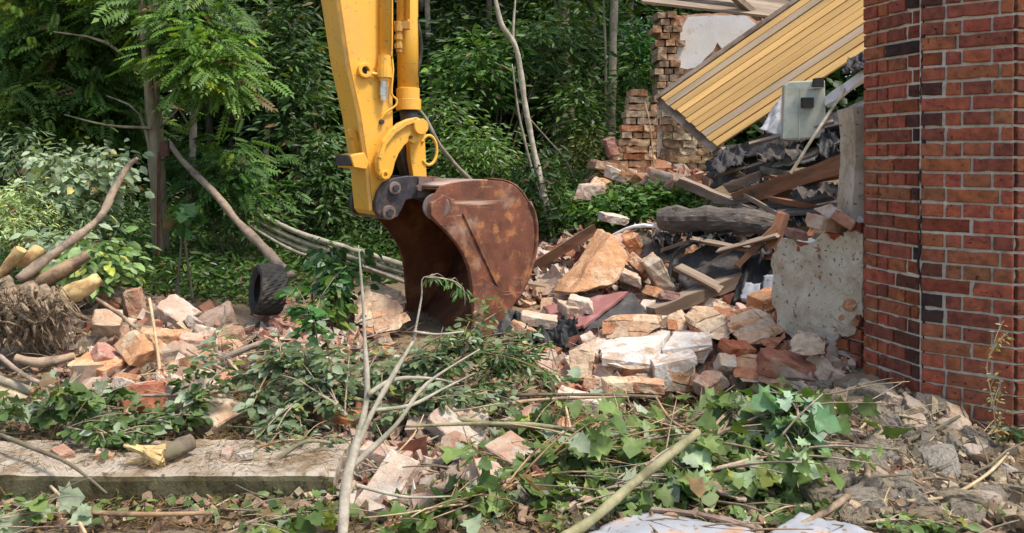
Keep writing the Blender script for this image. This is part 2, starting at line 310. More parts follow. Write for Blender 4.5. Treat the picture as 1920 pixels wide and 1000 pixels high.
TPL = dict(lance=T_lance(), oval=T_oval(), maple=T_maple(), frond=T_frond(), grass=T_grass(), willow=T_lance(.11))
def rand_unit(n):
    a = rng.normal(size=(n,3)); return a/np.linalg.norm(a, axis=1)[:,None]
class Leaves:
    def __init__(s): s.parts = {}
    def add(s, pos, size, tpl='lance', cols=((.05,.1,.02),(.1,.18,.04)), droop=.3, up=.8, axis=None, sjit=.5, pale=0, palec=(.4,.45,.35)):
        pos = np.asarray(pos, float); n = len(pos)
        if n == 0: return s
        d = rand_unit(n) if axis is None else np.asarray(axis)+rand_unit(n)*.45
        d[:,2] = d[:,2]*.5-droop; d /= np.linalg.norm(d, axis=1)[:,None]
        z = rand_unit(n)*(1-up) + np.array([0,-.25,1])*up + rand_unit(n)*.35; z -= d*(z*d).sum(1)[:,None]; z /= np.linalg.norm(z, axis=1)[:,None]+1e-9
        y = np.cross(z, d); tv, tf = TPL[tpl]; sc = size*(1+sjit*(rng.random(n)*2-1))
        V = (pos[:,None,:] + sc[:,None,None]*(tv[None,:,0:1]*d[:,None,:] + tv[None,:,1:2]*y[:,None,:] + tv[None,:,2:3]*z[:,None,:])).reshape(-1,3)
        Fc = (tf[None]+ (np.arange(n)*len(tv))[:,None,None]).reshape(-1,4)
        c0, c1 = np.array(cols[0]), np.array(cols[1]); t = rng.random((n,1)); c = c0*(1-t)+c1*t; c *= (.65+.6*rng.random((n,1))); yel = rng.random(n) < .05; c[yel] = c[yel]*[1.9,1.4,.8]; bn = rng.random(n) < .02; c[bn] = np.array([.20,.13,.06])
        if pale: m = rng.random(n) < pale; c[m] = np.array(palec)*(.7+.5*rng.random((m.sum(),1)))
        c = np.repeat(c, len(tf), 0); s.parts.setdefault(0, []).append((V, Fc, c)); return s
    def blob(s, c, rad, ncl, per, size, clr=.35, **k):
        c = np.array(c, float); rad = np.array(rad, float)
        u = rand_unit(ncl)*(rng.random((ncl,1))**.45); cc = c+u*rad
        r = clr*(.6+.8*rng.random((ncl,1,1))); off = rng.normal(size=(ncl,per,3))*.5*r; off[:,:,2] *= .6
        pos = (cc[:,None]+off).reshape(-1,3); ax = off.reshape(-1,3); ax = ax/(np.linalg.norm(ax,axis=1)[:,None]+1e-6)
        return s.add(pos, size, axis=ax, **k)
    def build(s, name, parent=None, mat='leaf'):
        V = []; Fc = []; Cc = []; b = 0
        for (v, f, c) in s.parts[0]: V.append(v); Fc.append(f+b); Cc.append(c); b += len(v)
        return npmesh(name, np.concatenate(V), np.concatenate(Fc), np.concatenate(Cc), M_[mat], parent, mat == 'leaf')
def pb(px, py, Y, rx, ry, rd): return P(px,py,Y), (rx*Y/F, rd, ry*Y/F)

# ------------------------------------------------------------------ brick tower (octagonal stack), real bricks
def seg_dir(a, b): d = Vector((b[0]-a[0], b[1]-a[1], 0)); return d, d.length
A0 = P(1618,300,4.70); A1 = P(1725,300,4.28); A2 = P(1906,300,4.0)
tw = [(A0.x, A0.y), (A1.x, A1.y), (A2.x, A2.y), (A2.x+.42, A2.y+.10), (A2.x+.75, A2.y+.40), (A2.x+.85, A2.y+.9), (A0.x+.62,A0.y+.75), (A0.x+.36, A0.y+.42)]
tower = empty('brick_tower', (2.5, 4.7, 0), 'red brick tower with a cracked corner and pale mortar joints at the right edge', 'brick tower')
ZT = 2.55
mb = MB(); INS = .012
cen = Vector((sum(p[0] for p in tw)/8, sum(p[1] for p in tw)/8, 0))
core = [Vector((p[0],p[1],-.3)) + (cen-Vector((p[0],p[1],0))).normalized()*.018 for p in tw]
mb.prism(core, (0,0,ZT+.25)); mb.build('mortar', M_['mortar'], tower)
def bricks_on(a, b, z0, z1, seed, crack0=False, crack1=False, CHh=.080, keep=None, tone=None):
    rr = random.Random(seed); out = MB()
    d, L = seg_dir(a, b); t = d.normalized(); n = Vector((t.y, -t.x, 0))
    a3 = Vector((a[0],a[1],0)); row = 0; z = z0
    while z < z1:
        x = 0.004; h = CHh-.0125
        k = 0
        first = True
        while x < L-.015:
            if row % 2 == 0:
                wd = .245
                if first: wd = [.245,.125][(row//2) % 2] if rr.random() < .85 else .18
            else:
                wd = [.118,.082,.135,.080][k % 4]; k += 1
            if first: first = False
            if L-x < wd+.05: wd = L-x-.002
            if wd > .02 and (keep is None or keep(a3+t*(x+wd/2)+Vector((0,0,z+.04)))):
                near = (crack1 and L-(x+wd) < .06) or (crack0 and x < .02 and rr.random() < .35)
                q = rr.random()
                if near: col = rr.choice([(.09,.035,.028),(.13,.045,.03),(.24,.07,.03),(.05,.028,.026),(.22,.055,.03)])
                elif False: col = (.085,.04,.035)
                elif q < .22: col = (.23,.070,.046)
                elif q < .93: col = (.335+rr.uniform(-.05,.05), .098+rr.uniform(-.016,.02), .055)
                else: col = (.36,.12,.05)
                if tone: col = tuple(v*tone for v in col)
                lo = min(1, max(.62, (z-.05)/.5+.45)); 
                dep = rr.uniform(-.002,.002) - (.010 if near and rr.random() < .4 else 0)
                gap = .0125
                if near: gap = .018
                xa, xb = x, x+wd-gap
                dz = rr.uniform(-.0025,.0025) ; pts = []
                def jt(s=.0022): return rr.uniform(-s, s) - (rr.random() < .07)*.006
                nxs = max(2, int((xb-xa)/.035))
                for i in range(nxs): pts.append((xa+(xb-xa)*i/nxs, z+dz+abs(jt())))
                for i in range(2): pts.append((xb-abs(jt()), z+dz+h*i/2))
                for i in range(nxs): pts.append((xb-(xb-xa)*i/nxs, z+dz+h-abs(jt())))
                for i in range(2): pts.append((xa+abs(jt()), z+dz+h-h*i/2))
                m = len(pts); vv = []
                cxm = (xa+xb)/2; czm = z+h/2
                def W(u, v, o): return a3 + t*u + n*o + Vector((0,0,v))
                for u, v in pts: vv.append(W(u, v, -.035))
                for u, v in pts: vv.append(W(u, v, dep-.003))
                for u, v in pts: vv.append(W(u+(.004 if u<cxm else -.004), v+(.004 if v<czm else -.004), dep+.0015))
                fs = [(i,(i+1)%m,(i+1)%m+m,i+m) for i in range(m)] + [(i+m,(i+1)%m+m,(i+1)%m+2*m,i+2*m) for i in range(m)] + [tuple(range(2*m,3*m))]
                out.add(vv, fs, tuple(c for c in col))
            x += wd
        z += CHh; row += 1
    return out
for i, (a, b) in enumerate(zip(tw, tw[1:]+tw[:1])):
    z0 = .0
    bm_ = bricks_on(a, b, -.16, ZT, 40+i, crack0=(i==1), crack1=(i==0), tone=(.5 if i == 2 else None))  # third face's bricks darkened, its shadow side put into their colour
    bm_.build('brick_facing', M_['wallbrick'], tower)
m = MB(); rr = random.Random(71); n1 = Vector((A1.x-cen.x, A1.y-cen.y, 0)).normalized(); sd_ = Vector((n1.y,-n1.x,0)); L1 = []; L2 = []; off = 0
for k in range(110):
    z = -.1+k*.0245; off = max(-.012, min(.02, off+rr.uniform(-.008,.008))); wd = rr.choice([.0003,.0006,.001,.001,.002,.003,.005])
    wd = wd if mnoise.noise(Vector((k*.17,3,0))) < .1 else .0002
    c_ = Vector((A1.x,A1.y,z))+sd_*off; L1.append(c_-sd_*wd*1.6-n1*.007); L2.append(c_+sd_*wd*1.6-n1*.007)
for k in range(109):
    m.add([L1[k],L2[k],L2[k+1],L1[k+1],L1[k]-n1*.02,L2[k]-n1*.02,L2[k+1]-n1*.02,L1[k+1]-n1*.02], [(0,1,2,3),(0,4,5,1),(2,6,7,3),(1,5,6,2),(3,7,4,0)])
m.build('corner_crack', M_['black'], tower)
# pale rendered return edge left of the tower
mb = MB()
e0 = Vector((A0.x-.004, A0.y+.03, 0)); 
def strip(zt, zb, wob):
    pts = []
    for z in np.linspace(zb, zt, 26): pts.append(P(1601+3*math.sin(z*9)+rr_.uniform(-1,1.5)*wob, 300, 4.86)+Vector((0,0,z-CH)))
    return pts
rr_ = random.Random(3)
L_ = strip(1.82, .35, 1.2); R_ = [Vector((A0.x+.10, 4.86, p.z)) for p in L_]
poly = R_ + L_[::-1]
mb.prism(poly, (.03,.30,0)); mb.build('render_edge', M_['plaster'], tower)

# ------------------------------------------------------------------ low rendered wall stump
def noisy(o, amp=.02, sc=6, cuts=3, seed=0, flat=True):
    me = o.data; bm = bmesh.new(); bm.from_mesh(me); bmesh.ops.triangulate(bm, faces=bm.faces[:])
    for _ in range(cuts):
        es = [e for e in bm.edges if e.calc_length() > .05]
        if es: bmesh.ops.subdivide_edges(bm, edges=es, cuts=1)
    bmesh.ops.triangulate(bm, faces=[f for f in bm.faces if len(f.verts) > 3]); bm.normal_update()
    for v in bm.verts:
        p = v.co*sc+Vector((seed*7.7, seed*3.1, 0)); v.co += v.normal*(mnoise.fractal(p, .8, 2.2, 4)*amp)
    bm.to_mesh(me); bm.free(); return o
plane_n = None
def stump():
    top = [(1618,418),(1603,405),(1590,430),(1565,440),(1540,432),(1520,452),(1500,462),(1478,452),(1459,470)]
    bot = [(1456,560),(1466,610),(1500,640),(1560,672),(1618,720)]
    def YY_(px): return 4.75+(1618-px)/163*.62
    poly = [P(x,y,YY_(x)) for x,y in top+bot]; rr = random.Random(6)
    t = empty('wall_stump', P(1540,660,5.1), 'low broken wall stump with grey render and bare bricks beside the brick tower', 'wall stump')
    m = MB(); m.prism([p+Vector((.03,.015,0)) for p in poly], (.20,.20,0)); m.build('mortar_core', M_['mortar'], t)
    fa, fb = P(1450,300,YY_(1450)), P(1618,300,4.75); tpz = [(x, CH-(y-HZ)*YY_(x)/F) for x,y in top][::-1]
    def keep(p):
        px = 960+p.x*F/p.y; return p.z < np.interp(px, [q[0] for q in [(960+(0),0)]+[(x,0) for x,_ in top[::-1]]][1:], [z for x,z in tpz])+.03
    bricks_on((fa.x,fa.y),(fb.x,fb.y),.18,1.3,91,keep=keep).build('brick_facing', M_['wallbrick'], t)
    pl = [(1449,475),(1466,448),(1482,446),(1500,462),(1522,456),(1545,436),(1560,448),(1578,444),(1598,436),(1618,440),(1618,596),(1606,590),(1598,604),(1604,622),(1586,632),(1572,628),(1566,645),(1570,664),(1556,676),(1500,650),(1462,620),(1449,560)]
    dn = []
    for i in range(len(pl)):
        (x0,y0),(x1,y1) = pl[i],pl[(i+1)%len(pl)]
        for k in range(4): dn.append((min(1618,x0+(x1-x0)*k/4+(rr.uniform(-3,3) if k else 0)), y0+(y1-y0)*k/4+(rr.uniform(-4,4) if k else 0)))
    m = MB(); m.prism([P(x,y,YY_(x)-.030) for x,y in dn], (.026,.013,0)); o = m.build('render_layer', M_['plaster'], t); noisy(o, .020, 8, 4, 2)
    for (x,y,sx,sy) in [(1501,532,6,10),(1592,572,13,12),(1577,596,6,7),(1562,622,10,9),(1530,468,8,5),(1604,606,8,8)]:
        pts = [P(min(1618,x+sx*math.cos(q_)*rr.uniform(.7,1.2)), y+sy*math.sin(q_)*rr.uniform(.7,1.2), YY_(x+sx*math.cos(q_))-.036) for q_ in np.linspace(0,6.28,12)[:-1]]
        m = MB(); m.prism(pts, (.03,.05,0), rr.choice([(.44,.19,.10),(.50,.25,.14)])); m.build('exposed_brick', M_['wallbrick'], t)
stump()

# ------------------------------------------------------------------ excavator
AL = R(35); wv = Vector((-math.sin(AL), math.cos(AL), 0)); sv = Vector((math.cos(AL), math.sin(AL), 0))
Q0 = P(900,635,6.3); K0 = Q0.dot(wv)
def PL(px, py, t=0):
    d = Vector(((px-960)/F, 1, -(py-HZ)/F)); Y = (K0+t-0)/(d.dot(wv)); return Vector((d.x*Y, Y, CH+d.z*Y))
exc = empty('excavator', PL(890,640,.5), 'yellow excavator arm reaching down with a rusty brown bucket resting in the rubble', 'excavator')
def bev(o, wdt=.006, seg=2):
    m = o.modifiers.new('bevel', 'BEVEL'); m.width = wdt; m.segments = seg; m.limit_method = 'ANGLE'; m.angle_limit = R(30); return o
t0, t1 = .42, .78
pts = [(541,-500),(702-65,0),(655,120),(676,215),(692,320),(699,395),(706,404),(714,402),(722,385),(729,345),(738,300),(744,262),(737,235),(735,0),(730,-500)]
m = MB(); m.prism([PL(x,y,t0) for x,y in pts], wv*(t1-t0)); arm = m.build('dipper_arm', M_['yellow'], exc); bev(arm, .008)
# front edge plate, weathered, slightly proud, its shade painted in as darker yellow
m = MB(); pp = [(541,-500),(637,0),(655,120),(676,215),(692,320),(699,395)]
v = []
for (x,y) in pp: v.append((PL(x,y,t0-.03), PL(x,y,t1+.03)))
for i in range(len(v)-1):
    a,b = v[i]; c,d = v[i+1]; n = (b-a).cross(c-a).normalized(); n = n if n.dot(sv) < 0 else -n
    m.add([a+n*.003,b+n*.003,d+n*.003,c+n*.003,a+n*.028,b+n*.028,d+n*.028,c+n*.028], [(0,1,2,3),(7,6,5,4),(0,4,5,1),(1,5,6,2),(2,6,7,3),(3,7,4,0)])
m.build('front_plate', M_['yellowdirtshade'], exc)
def pin(px, py, t, r, h, mat, name, n=24, par=exc):
    m = MB(); m.disc(PL(px,py,t), -wv, r, h, n); return bev(m.build(name, mat, par), .004)
def ring(px, py, t, ro, ri, h, mat, name, par=exc):
    m = MB(); n = 24; c = PL(px,py,t); vs_ = []
    for (r_, o) in ((ro,0),(ro,h),(ri,h),(ri,0)):
        for k in range(n): a = 2*math.pi*k/n; vs_.append(c+sv*(r_*math.cos(a))+Vector((0,0,r_*math.sin(a)))-wv*o)
    fs = []
    for j in range(4):
        for k in range(n): fs.append((j*n+k, j*n+(k+1)%n, ((j+1)%4)*n+(k+1)%n, ((j+1)%4)*n+k))
    m.add(vs_, fs); return bev(m.build(name, mat, par), .004)
r1 = ring(681,133,t0+.01,.058,.03,.05,M_['yellow'],'pin_boss'); pin(681,133,t0-.004,.030,.006,M_['black'],'bore',par=r1)
# weld ridge and pipe along the arm side
m = MB(); m.tube([PL(722,-500,t0-.03), PL(722,105,t0-.03)], .045, n=14, smooth=1); pi = m.build('hydraulic_pipe', M_['yellow'], exc, True)
m = MB(); c = PL(721,132,t0-.04); 
for (py0,py1,r_) in [(105,128,.05),(126,146,.058),(146,152,.045)]: m.tube([PL(721,py0,t0-.04),PL(721,py1,t0-.04)], r_, n=14, smooth=1)
m.tube([PL(688,137,t0-.02),PL(712,140,t0-.03)], .014, n=8, smooth=1); m.build('pipe_bracket', M_['yellow'], pi)
m = MB(); m.tube([PL(719,150,t0-.04),PL(719,166,t0-.04)], .03, n=12, smooth=1); m.tube([PL(719,164,t0-.04),PL(719,180,t0-.04)], .036, n=6, smooth=1); m.tube([PL(719,180,t0-.04),PL(719,189,t0-.04)], .026, n=12, smooth=1)
m.build('pipe_fitting', M_['chrome'], pi)
m = MB(); m.tube([PL(734,-500,t0-.02),PL(735,60,t0-.02),PL(733,95,t0-.02),PL(737,130,t0-.02),PL(734,175,t0-.03),PL(743,186,t0-.03),PL(742,198,t0-.03),PL(722,212,t0-.02),PL(714,226,t0-.01)], .009, n=7); m.build('grease_line', M_['yellow'], exc, True)
pin(714,229,t0+.003,.02,.03,M_['blacksteel'],'grease_nipple')
# bucket cylinder
tc_ = .60
m = MB(); m.tube([PL(762,-500,tc_),PL(764,60,tc_),PL(766,196,tc_)], .088, n=28, smooth=1); cyl = m.build('bucket_cylinder', M_['yellow'], exc, True)
m = MB(); m.tube([PL(766,186,tc_),PL(766,207,tc_)], .104, n=28, smooth=1); m.tube([PL(765,166,tc_),PL(765,186,tc_)], .096, n=28, smooth=1); bev(m.build('gland', M_['yellow'], cyl), .004)
m = MB(); m.tube([PL(747,40,tc_-.11),PL(748,98,tc_-.11)], .024, n=12, smooth=1)
for a_ in (50,66,82): m.tube([PL(747,a_,tc_-.11),PL(747,a_+9,tc_-.11)], .034, n=8, smooth=1)
m.box(Matrix.Translation(PL(754,48,tc_-.10)), .12,.06,.06); m.build('port_block', M_['yellowdirtshade'], cyl)
m = MB(); m.tube([PL(752,-400,tc_-.1),PL(752,38,tc_-.1)], .02, n=10, smooth=1); m.tube([PL(764,-400,tc_-.105),PL(764,36,tc_-.105)], .02, n=10, smooth=1); m.build('steel_pipe', M_['yellow'], cyl, True)
m = MB(); m.tube([PL(758,40,tc_-.08),PL(772,41,tc_-.03),PL(780,50,tc_),PL(783,70,tc_)], .022, n=10); m.build('elbow_pipe', M_['yellow'], cyl, True)
m = MB(); m.tube([PL(783,68,tc_),PL(788,90,tc_),PL(783,120,tc_),PL(774,140,tc_)], .026, n=10); m.tube([PL(786,20,tc_+.1),PL(790,-60,tc_+.1),PL(786,-200,tc_+.1)], .03, n=10); m.build('hose', M_['rubber'], cyl, True)
m = MB(); m.tube([PL(778,-300,tc_-.02),PL(782,-60,tc_-.02),PL(776,10,tc_-.05),PL(786,60,tc_-.04),PL(789,100,tc_-.04),PL(780,150,tc_-.05),PL(775,215,tc_-.02),PL(778,245,tc_)], .018, n=9); m.build('hose', M_['rubber'], cyl, True)
m = MB(); m.box(Matrix.Translation(PL(774,178,tc_-.05)) @ Matrix.Rotation(AL,4,'Z'), .09,.06,.10); m.box(Matrix.Translation(PL(774,160,tc_-.04)) @ Matrix.Rotation(AL,4,'Z'), .05,.04,.12); bev(m.build('clamp', M_['yellow'], cyl), .004)
m = MB(); m.tube([PL(766,206,tc_),PL(770,240,tc_)], [.078,.07], n=24, smooth=1); m.build('cylinder_rod', M_['blacksteel'], cyl, True)
# links
def plate(name, pts, t, th, mat, par=exc, b=.006):
    m = MB(); m.prism([PL(x,y,t) for x,y in pts], wv*th); o = m.build(name, mat, par); return bev(o, b)
curv = [(709,326),(706,305),(709,285),(718,263),(731,246),(748,231),(766,223),(782,220),(794,226),(801,238),(799,252),(789,265),(776,270),(767,265),(758,273),(748,288),(741,305),(736,326),(730,336),(718,337)]
for t in (t0-.10, t1+.04):
    l = plate('curved_link', curv, t, .05, M_['yellow'])
    ring(721,328,t-.002,.035,.016,.02,M_['yellow'],'bushing',par=l)
m = MB()
cen_ = [(712,318),(712,296),(720,270),(738,247),(760,232),(780,225)]
for a,b in zip(cen_, cen_[1:]): m.bar(PL(*a,t0-.115), PL(*b,t0-.115), .03, .03, up=(0,0,1))
m.tube([PL(*c,t0-.11) for c in cen_], .014, n=8); m.build('link_rib', M_['yellow'], exc)
pin(785,238,t0-.10,.062,.05,M_['yellow'],'link_pin'); pin(769,257,t0-.10,.014,.02,M_['blacksteel'],'bolt')
m = MB(); m.tube([PL(785,240,t0-.1),PL(785,240,t1+.1)], .05, n=20, smooth=1); m.build('cross_pin', M_['steelgrey'], exc, True)
low = [(768,262),(797,258),(799,300),(801,352),(786,366),(772,360),(775,330),(770,300)]
for t in (t0+.02, t1-.08): plate('lower_link', low, t, .07, M_['yellow'])
plate('link_web', [(748,262),(770,262),(779,330),(765,338),(752,300)], t0+.12, .12, M_['blacksteel'])
m = MB(); c = PL(804,282,t0+.02); m.tube([c+sv*(.075*math.cos(a))+Vector((0,0,.12*math.sin(a))) for a in np.linspace(2.6,-2.4,12)], .013, n=8); m.build('hose_loop', M_['yellow'], exc, True)
plate('lug', [(652,245),(660,240),(668,246),(672,262),(684,290),(668,292),(660,270)], t0+.10, .05, M_['yellow'])
l = plate('stop_block', [(657,292),(683,286),(692,304),(688,318),(664,314)], t0-.06, .30, M_['yellow'])
plate('rubber_pad', [(653,291),(663,290),(664,312),(655,311)], t0-.04, .26, M_['blacksteel'])
# bucket
W0, W1 = 0.0, 1.15
prof = [(826,350),(850,343),(880,339),(906,338),(944,340),(970,353),(990,380),(1001,410),(1003,440),(1000,475),(987,520),(963,566),(936,608),(906,642),(883,655)]
front = [(885,632),(888,604),(886,570),(883,535),(877,500),(866,475),(853,455),(838,437),(820,420),(806,404),(806,380)]
def smoothpts(p, k=3):
    q = []
    for i in range(len(p)-1):
        p0 = np.array(p[max(i-1,0)],float); p1 = np.array(p[i],float); p2 = np.array(p[i+1],float); p3 = np.array(p[min(i+2,len(p)-1)],float)
        for j in range(k): t = j/k; q.append(tuple(.5*((2*p1)+(p2-p0)*t+(2*p0-5*p1+4*p2-p3)*t*t+(3*p1-p0-3*p2+p3)*t**3)))
    q.append(p[-1]); return q
pr = smoothpts(prof); fr = smoothpts(front)
bucket = None
m = MB(); m.prism([PL(x,y,W0) for x,y in pr+fr], wv*.03); bucket = m.build('bucket', M_['rust'], exc); bev(bucket, .006)
m = MB(); m.prism([PL(x,y,W0)+wv*(W1-.03) for x,y in pr+fr], wv*.03); m.build('far_side_plate', M_['rustin'], bucket)
outer = [PL(x,y,0) for x,y in pr]; cb_ = sum(outer, Vector())/len(outer)
def inset(i, d):
    a = outer[max(i-1,0)]; b = outer[min(i+1,len(outer)-1)]; tt = (b-a).normalized(); n = tt.cross(wv).normalized(); n = n if n.dot(cb_-outer[i]) > 0 else -n; return outer[i]+n*d
def shell(name, d0, d1, a, b, mat, i0=0, i1=None):
    m = MB(); ids = range(i0, i1 or len(outer)); o = [inset(i,d0) for i in ids]; n = [inset(i,d1) for i in ids]; k = len(o)
    vs_ = [p+wv*a for p in o]+[p+wv*b for p in o]+[p+wv*a for p in n]+[p+wv*b for p in n]; fs = []
    for i in range(k-1): fs += [(i,i+1,k+i+1,k+i), (2*k+i,3*k+i,3*k+i+1,2*k+i+1), (i,2*k+i,2*k+i+1,i+1), (k+i,k+i+1,3*k+i+1,3*k+i)]
    fs += [(0,k,3*k,2*k),(k-1,3*k-1,4*k-1,2*k-1)]
    m.add(vs_, fs); return m.build(name, mat, bucket, True)
shell('back_shell', -.004, .012, .026, W1-.026, M_['steelgrey'])
shell('inner_shell', .016, .03, .032, W1-.032, M_['rustin'])
shell('wear_strip', -.016, -.005, .0, .09, M_['rust'], 10); shell('wear_strip', -.016, -.005, W1-.09, W1, M_['rust'], 10)
shell('heel_strip', -.022, -.006, -.02, .035, M_['rust'], 18, 34)
m = MB(); m.tube([PL(818,388,.012), PL(818,388,.25), PL(818,388,.9), PL(818,388,W1-.01)], .105, n=26, smooth=1); bev(m.build('torsion_tube', M_['steelgrey'], bucket), .01)
def bplate(name, pts, t, th, mat): m = MB(); m.prism([PL(x,y,0)+wv*t for x,y in pts], wv*th); return bev(m.build(name, mat, bucket), .005)
bplate('side_cutter', fr_ if False else [(806,380),(806,404),(820,420),(838,437),(853,455),(866,475),(877,500),(883,535),(886,570),(885,632),(902,628),(905,560),(900,500),(885,460),(862,428),(846,404),(850,375),(830,366)], -.022, .018, M_['rust'])
bplate('gusset', [(866,400),(874,394),(960,570),(955,590)], -.014, .012, M_['rust'])
bplate('reinforcement', [(905,520),(940,545),(975,548),(960,575),(936,608),(906,642),(890,648),(893,600)], -.016, .013, M_['rust'])
ear = [(708,398),(707,380),(713,360),(724,343),(742,334),(768,330),(800,331),(822,340),(842,352),(832,372),(806,380),(780,372),(764,376),(757,392),(748,408),(730,413),(715,408)]
for t in (t0-.075, t1+.02):
    m = MB(); m.prism([PL(x,y,t0-.1)+wv*(t-t0+.1) for x,y in ear], wv*.06); bev(m.build('ear', M_['blacksteel'], bucket), .006)
for (x,y,r_) in [(730,399,.056),(741,353,.05)]:
    m = MB(); m.tube([PL(x,y,t0-.1)-wv*.005, PL(x,y,t0-.1)+wv*.62], r_, n=22, smooth=1); p_ = m.build('pivot_pin', M_['steelgrey'], bucket); bev(p_,.004)
    m = MB(); m.disc(PL(x,y,t0-.1)-wv*.005, -wv, r_*.55, .02, 6); m.build('bolt', M_['blacksteel'], p_)
m = MB(); a = PL(795,352,t0-.1)
for dx in (-.05,.05): m.disc(a+sv*dx-wv*.002, -wv, .028, .03, 6)
m.box(Matrix.Translation(PL(800,352,t0-.1)+wv*.15) @ Matrix.Rotation(AL,4,'Z'), .14,.3,.16); m.build('adjuster', M_['steelgrey'], bucket)
for k in range(5):
    t = .06+k*.257; m = MB(); a = PL(884,650,0)+wv*t; dn = (PL(878,690,0)-PL(890,640,0)).normalized()
    m.prism([a-sv*.035+wv*-.05, a+sv*.035-wv*.05, a+sv*.035+wv*.05, a-sv*.035+wv*.05], dn*.05)
    m.prism([a+dn*.05-sv*.03-wv*.035, a+dn*.05+sv*.03-wv*.035, a+dn*.05+sv*.03+wv*.035, a+dn*.05-sv*.03+wv*.035], dn*.13); bev(m.build('tooth', M_['steelgrey'], bucket), .008)

# ------------------------------------------------------------------ collapsed building behind
def frame(o, ex, ey, ez): return Matrix(((ex.x,ey.x,ez.x,o.x),(ex.y,ey.y,ez.y,o.y),(ex.z,ey.z,ez.z,o.z),(0,0,0,1)))
PA = P(1240,185,8.6); PB_ = P(1345,277,7.8); PC = P(1640,85,7.2)
ex = (PC-PB_).normalized(); eyv = (PA-PB_); wid = eyv.length; ez = ex.cross(eyv).normalized(); ey = ez.cross(ex)
if ez.dot(Vector((0,-1,0))) < 0: pass
panel = empty('board_ceiling', PB_, 'tilted collapsed ceiling of yellow and grey boards leaning above the ruins', 'board ceiling')
skew = eyv.dot(ex); wid = (eyv-ex*skew).length; LEN = 3.6; nP = 11; rr = random.Random(12)
cols_ = [(.62,.33,.09)]*3+[(.70,.42,.14),(.34,.24,.17),(.60,.34,.10)]
order = ['y','g','y','y','y','y','y','y','g','y','y']
bd = bpy.data.objects
m = MB()
camside = ez if ez.dot(Vector((0,-1,.0))) > 0 else -ez
for i in range(nP):
    a = wid*i/nP; b = wid*(i+1)/nP; kind = order[nP-1-i]
    base = {'y':(.74,.45,.16),'g':(.46,.34,.22)}[kind]; q = rr.uniform(.82,1.12); col = tuple(c*q for c in base)
    st = rr.uniform(-.01,.02); en = LEN+rr.uniform(-.1,.1)
    # board in segments of varying tint, small groove + rebate
    def quadbox(x0,x1,y0,y1,z0,z1,cl):
        vs_ = [Vector((x+skew*y/wid,y,z)) for x in (x0,x1) for y in (y0,y1) for z in (z0,z1)]
        m.add(vs_, [(0,1,3,2),(4,6,7,5),(0,4,5,1),(2,3,7,6),(0,2,6,4),(1,5,7,3)], cl)
    zo = rr.uniform(-.004,.006); quadbox(st,en,a+.003,b-.010,zo,.022+zo,col); quadbox(st,en,b-.011,b+.002,0,.010,tuple(c*.7 for c in col))
me = bpy.data.meshes.new('boards'); me.from_pydata([tuple(v) for v in m.v], [], m.f)
at_ = me.attributes.new('Col','FLOAT_COLOR','FACE'); at_.data.foreach_set('color', np.array([(*c,1) for c in m.c],np.float32).ravel())
bo = bpy.data.objects.new('boards', me); finish(bo, 'boards', M_['boards'], panel)
zz = camside; yy = eyv.normalized(); yy = (yy-ex*yy.dot(ex)).normalized()
bo.matrix_local = frame(Vector((0,0,0)), ex, yy, zz)
m = MB(); m.bar(PB_-ex*.03-camside*.03, PB_+yy*wid+ex*(skew-.03)-camside*.03, .09,.05, up=camside); m.build('end_batten', M_['oldwood'], panel)
m = MB(); m.bar(PB_+yy*(wid+.035)-camside*.02+ex*(skew-.05), PB_+yy*(wid+.035)+ex*LEN-camside*.02, .06,.10, up=camside); m.build('edge_board', M_['oldwood'], panel)
m = MB()
for k in (0.5,1.6,2.7): m.bar(PB_+ex*k-camside*.075, PB_+ex*k+yy*wid-camside*.075, .06,.12, up=camside)
m.build('joist', M_['oldwood'], panel)
# back wall with white plaster
def wall_bricks(poly_rect, name, par, mat, seed, colset, rowh=.085, blen=.26, depth=.25, skip=.0, jag=.05):
    (x0,x1,y_,z0,z1) = poly_rect; rr = random.Random(seed); m = MB(); z = z0; r = 0
    while z < z1:
        x = x0 + (-.05 if r % 2 else 0) + rr.uniform(-jag,jag)*.5
        while x < x1:
            if rr.random() > skip:
                c = rr.choice(colset); q = rr.uniform(.8,1.15); dp = rr.uniform(-.03,.02)
                Mx = Matrix.Translation((x+blen/2, y_+depth/2+dp, z+rowh/2)) @ Matrix.Rotation(rr.uniform(-.03,.03),4,'Z') @ Matrix.Rotation(rr.uniform(-.02,.02),4,'Y')
                m.box(Mx, blen-.012, depth, rowh-.012, tuple(k*q for k in c))
            x += blen
        z += rowh; r += 1
    o = m.build(name, mat, par); noisy(o, .015, 11, 2, seed); return o
Bc = [(.52,.33,.20),(.58,.40,.26),(.45,.27,.17),(.60,.45,.32)]
bwl = empty('gable_wall', P(1320,250,9.8), 'ruined wall with white plaster patch standing behind the board ceiling', 'ruined wall')
a = P(1236,27,9.7); b = P(1262,190,9.7)
wall_bricks((a.x,a.x+.2,9.7,1.6,a.z), 'brick_pier', bwl, M_['wallbrick'], 3, [(.50,.36,.25),(.58,.40,.26),(.44,.31,.21),(.56,.34,.20)], blen=.12, depth=.4)
m = MB(); poly = [P(x,y,9.8) for x,y in [(1262,200),(1262,28),(1300,27),(1345,25),(1420,30),(1480,60),(1480,200)]]; m.prism(poly, (0,.3,0)); o = m.build('masonry_core', M_['masonry'], bwl); noisy(o,.02,5,3,1)
m = MB(); poly = [P(x,y,9.77) for x,y in [(1266,120),(1275,60),(1290,32),(1340,29),(1400,30),(1418,45),(1418,70),(1385,92),(1360,100),(1345,80),(1338,95),(1322,110),(1310,125),(1290,130),(1270,128)]]; m.prism(poly, (0,.05,0)); m.build('white_plaster', M_['white'], bwl)
m = MB(); rr = random.Random(8)
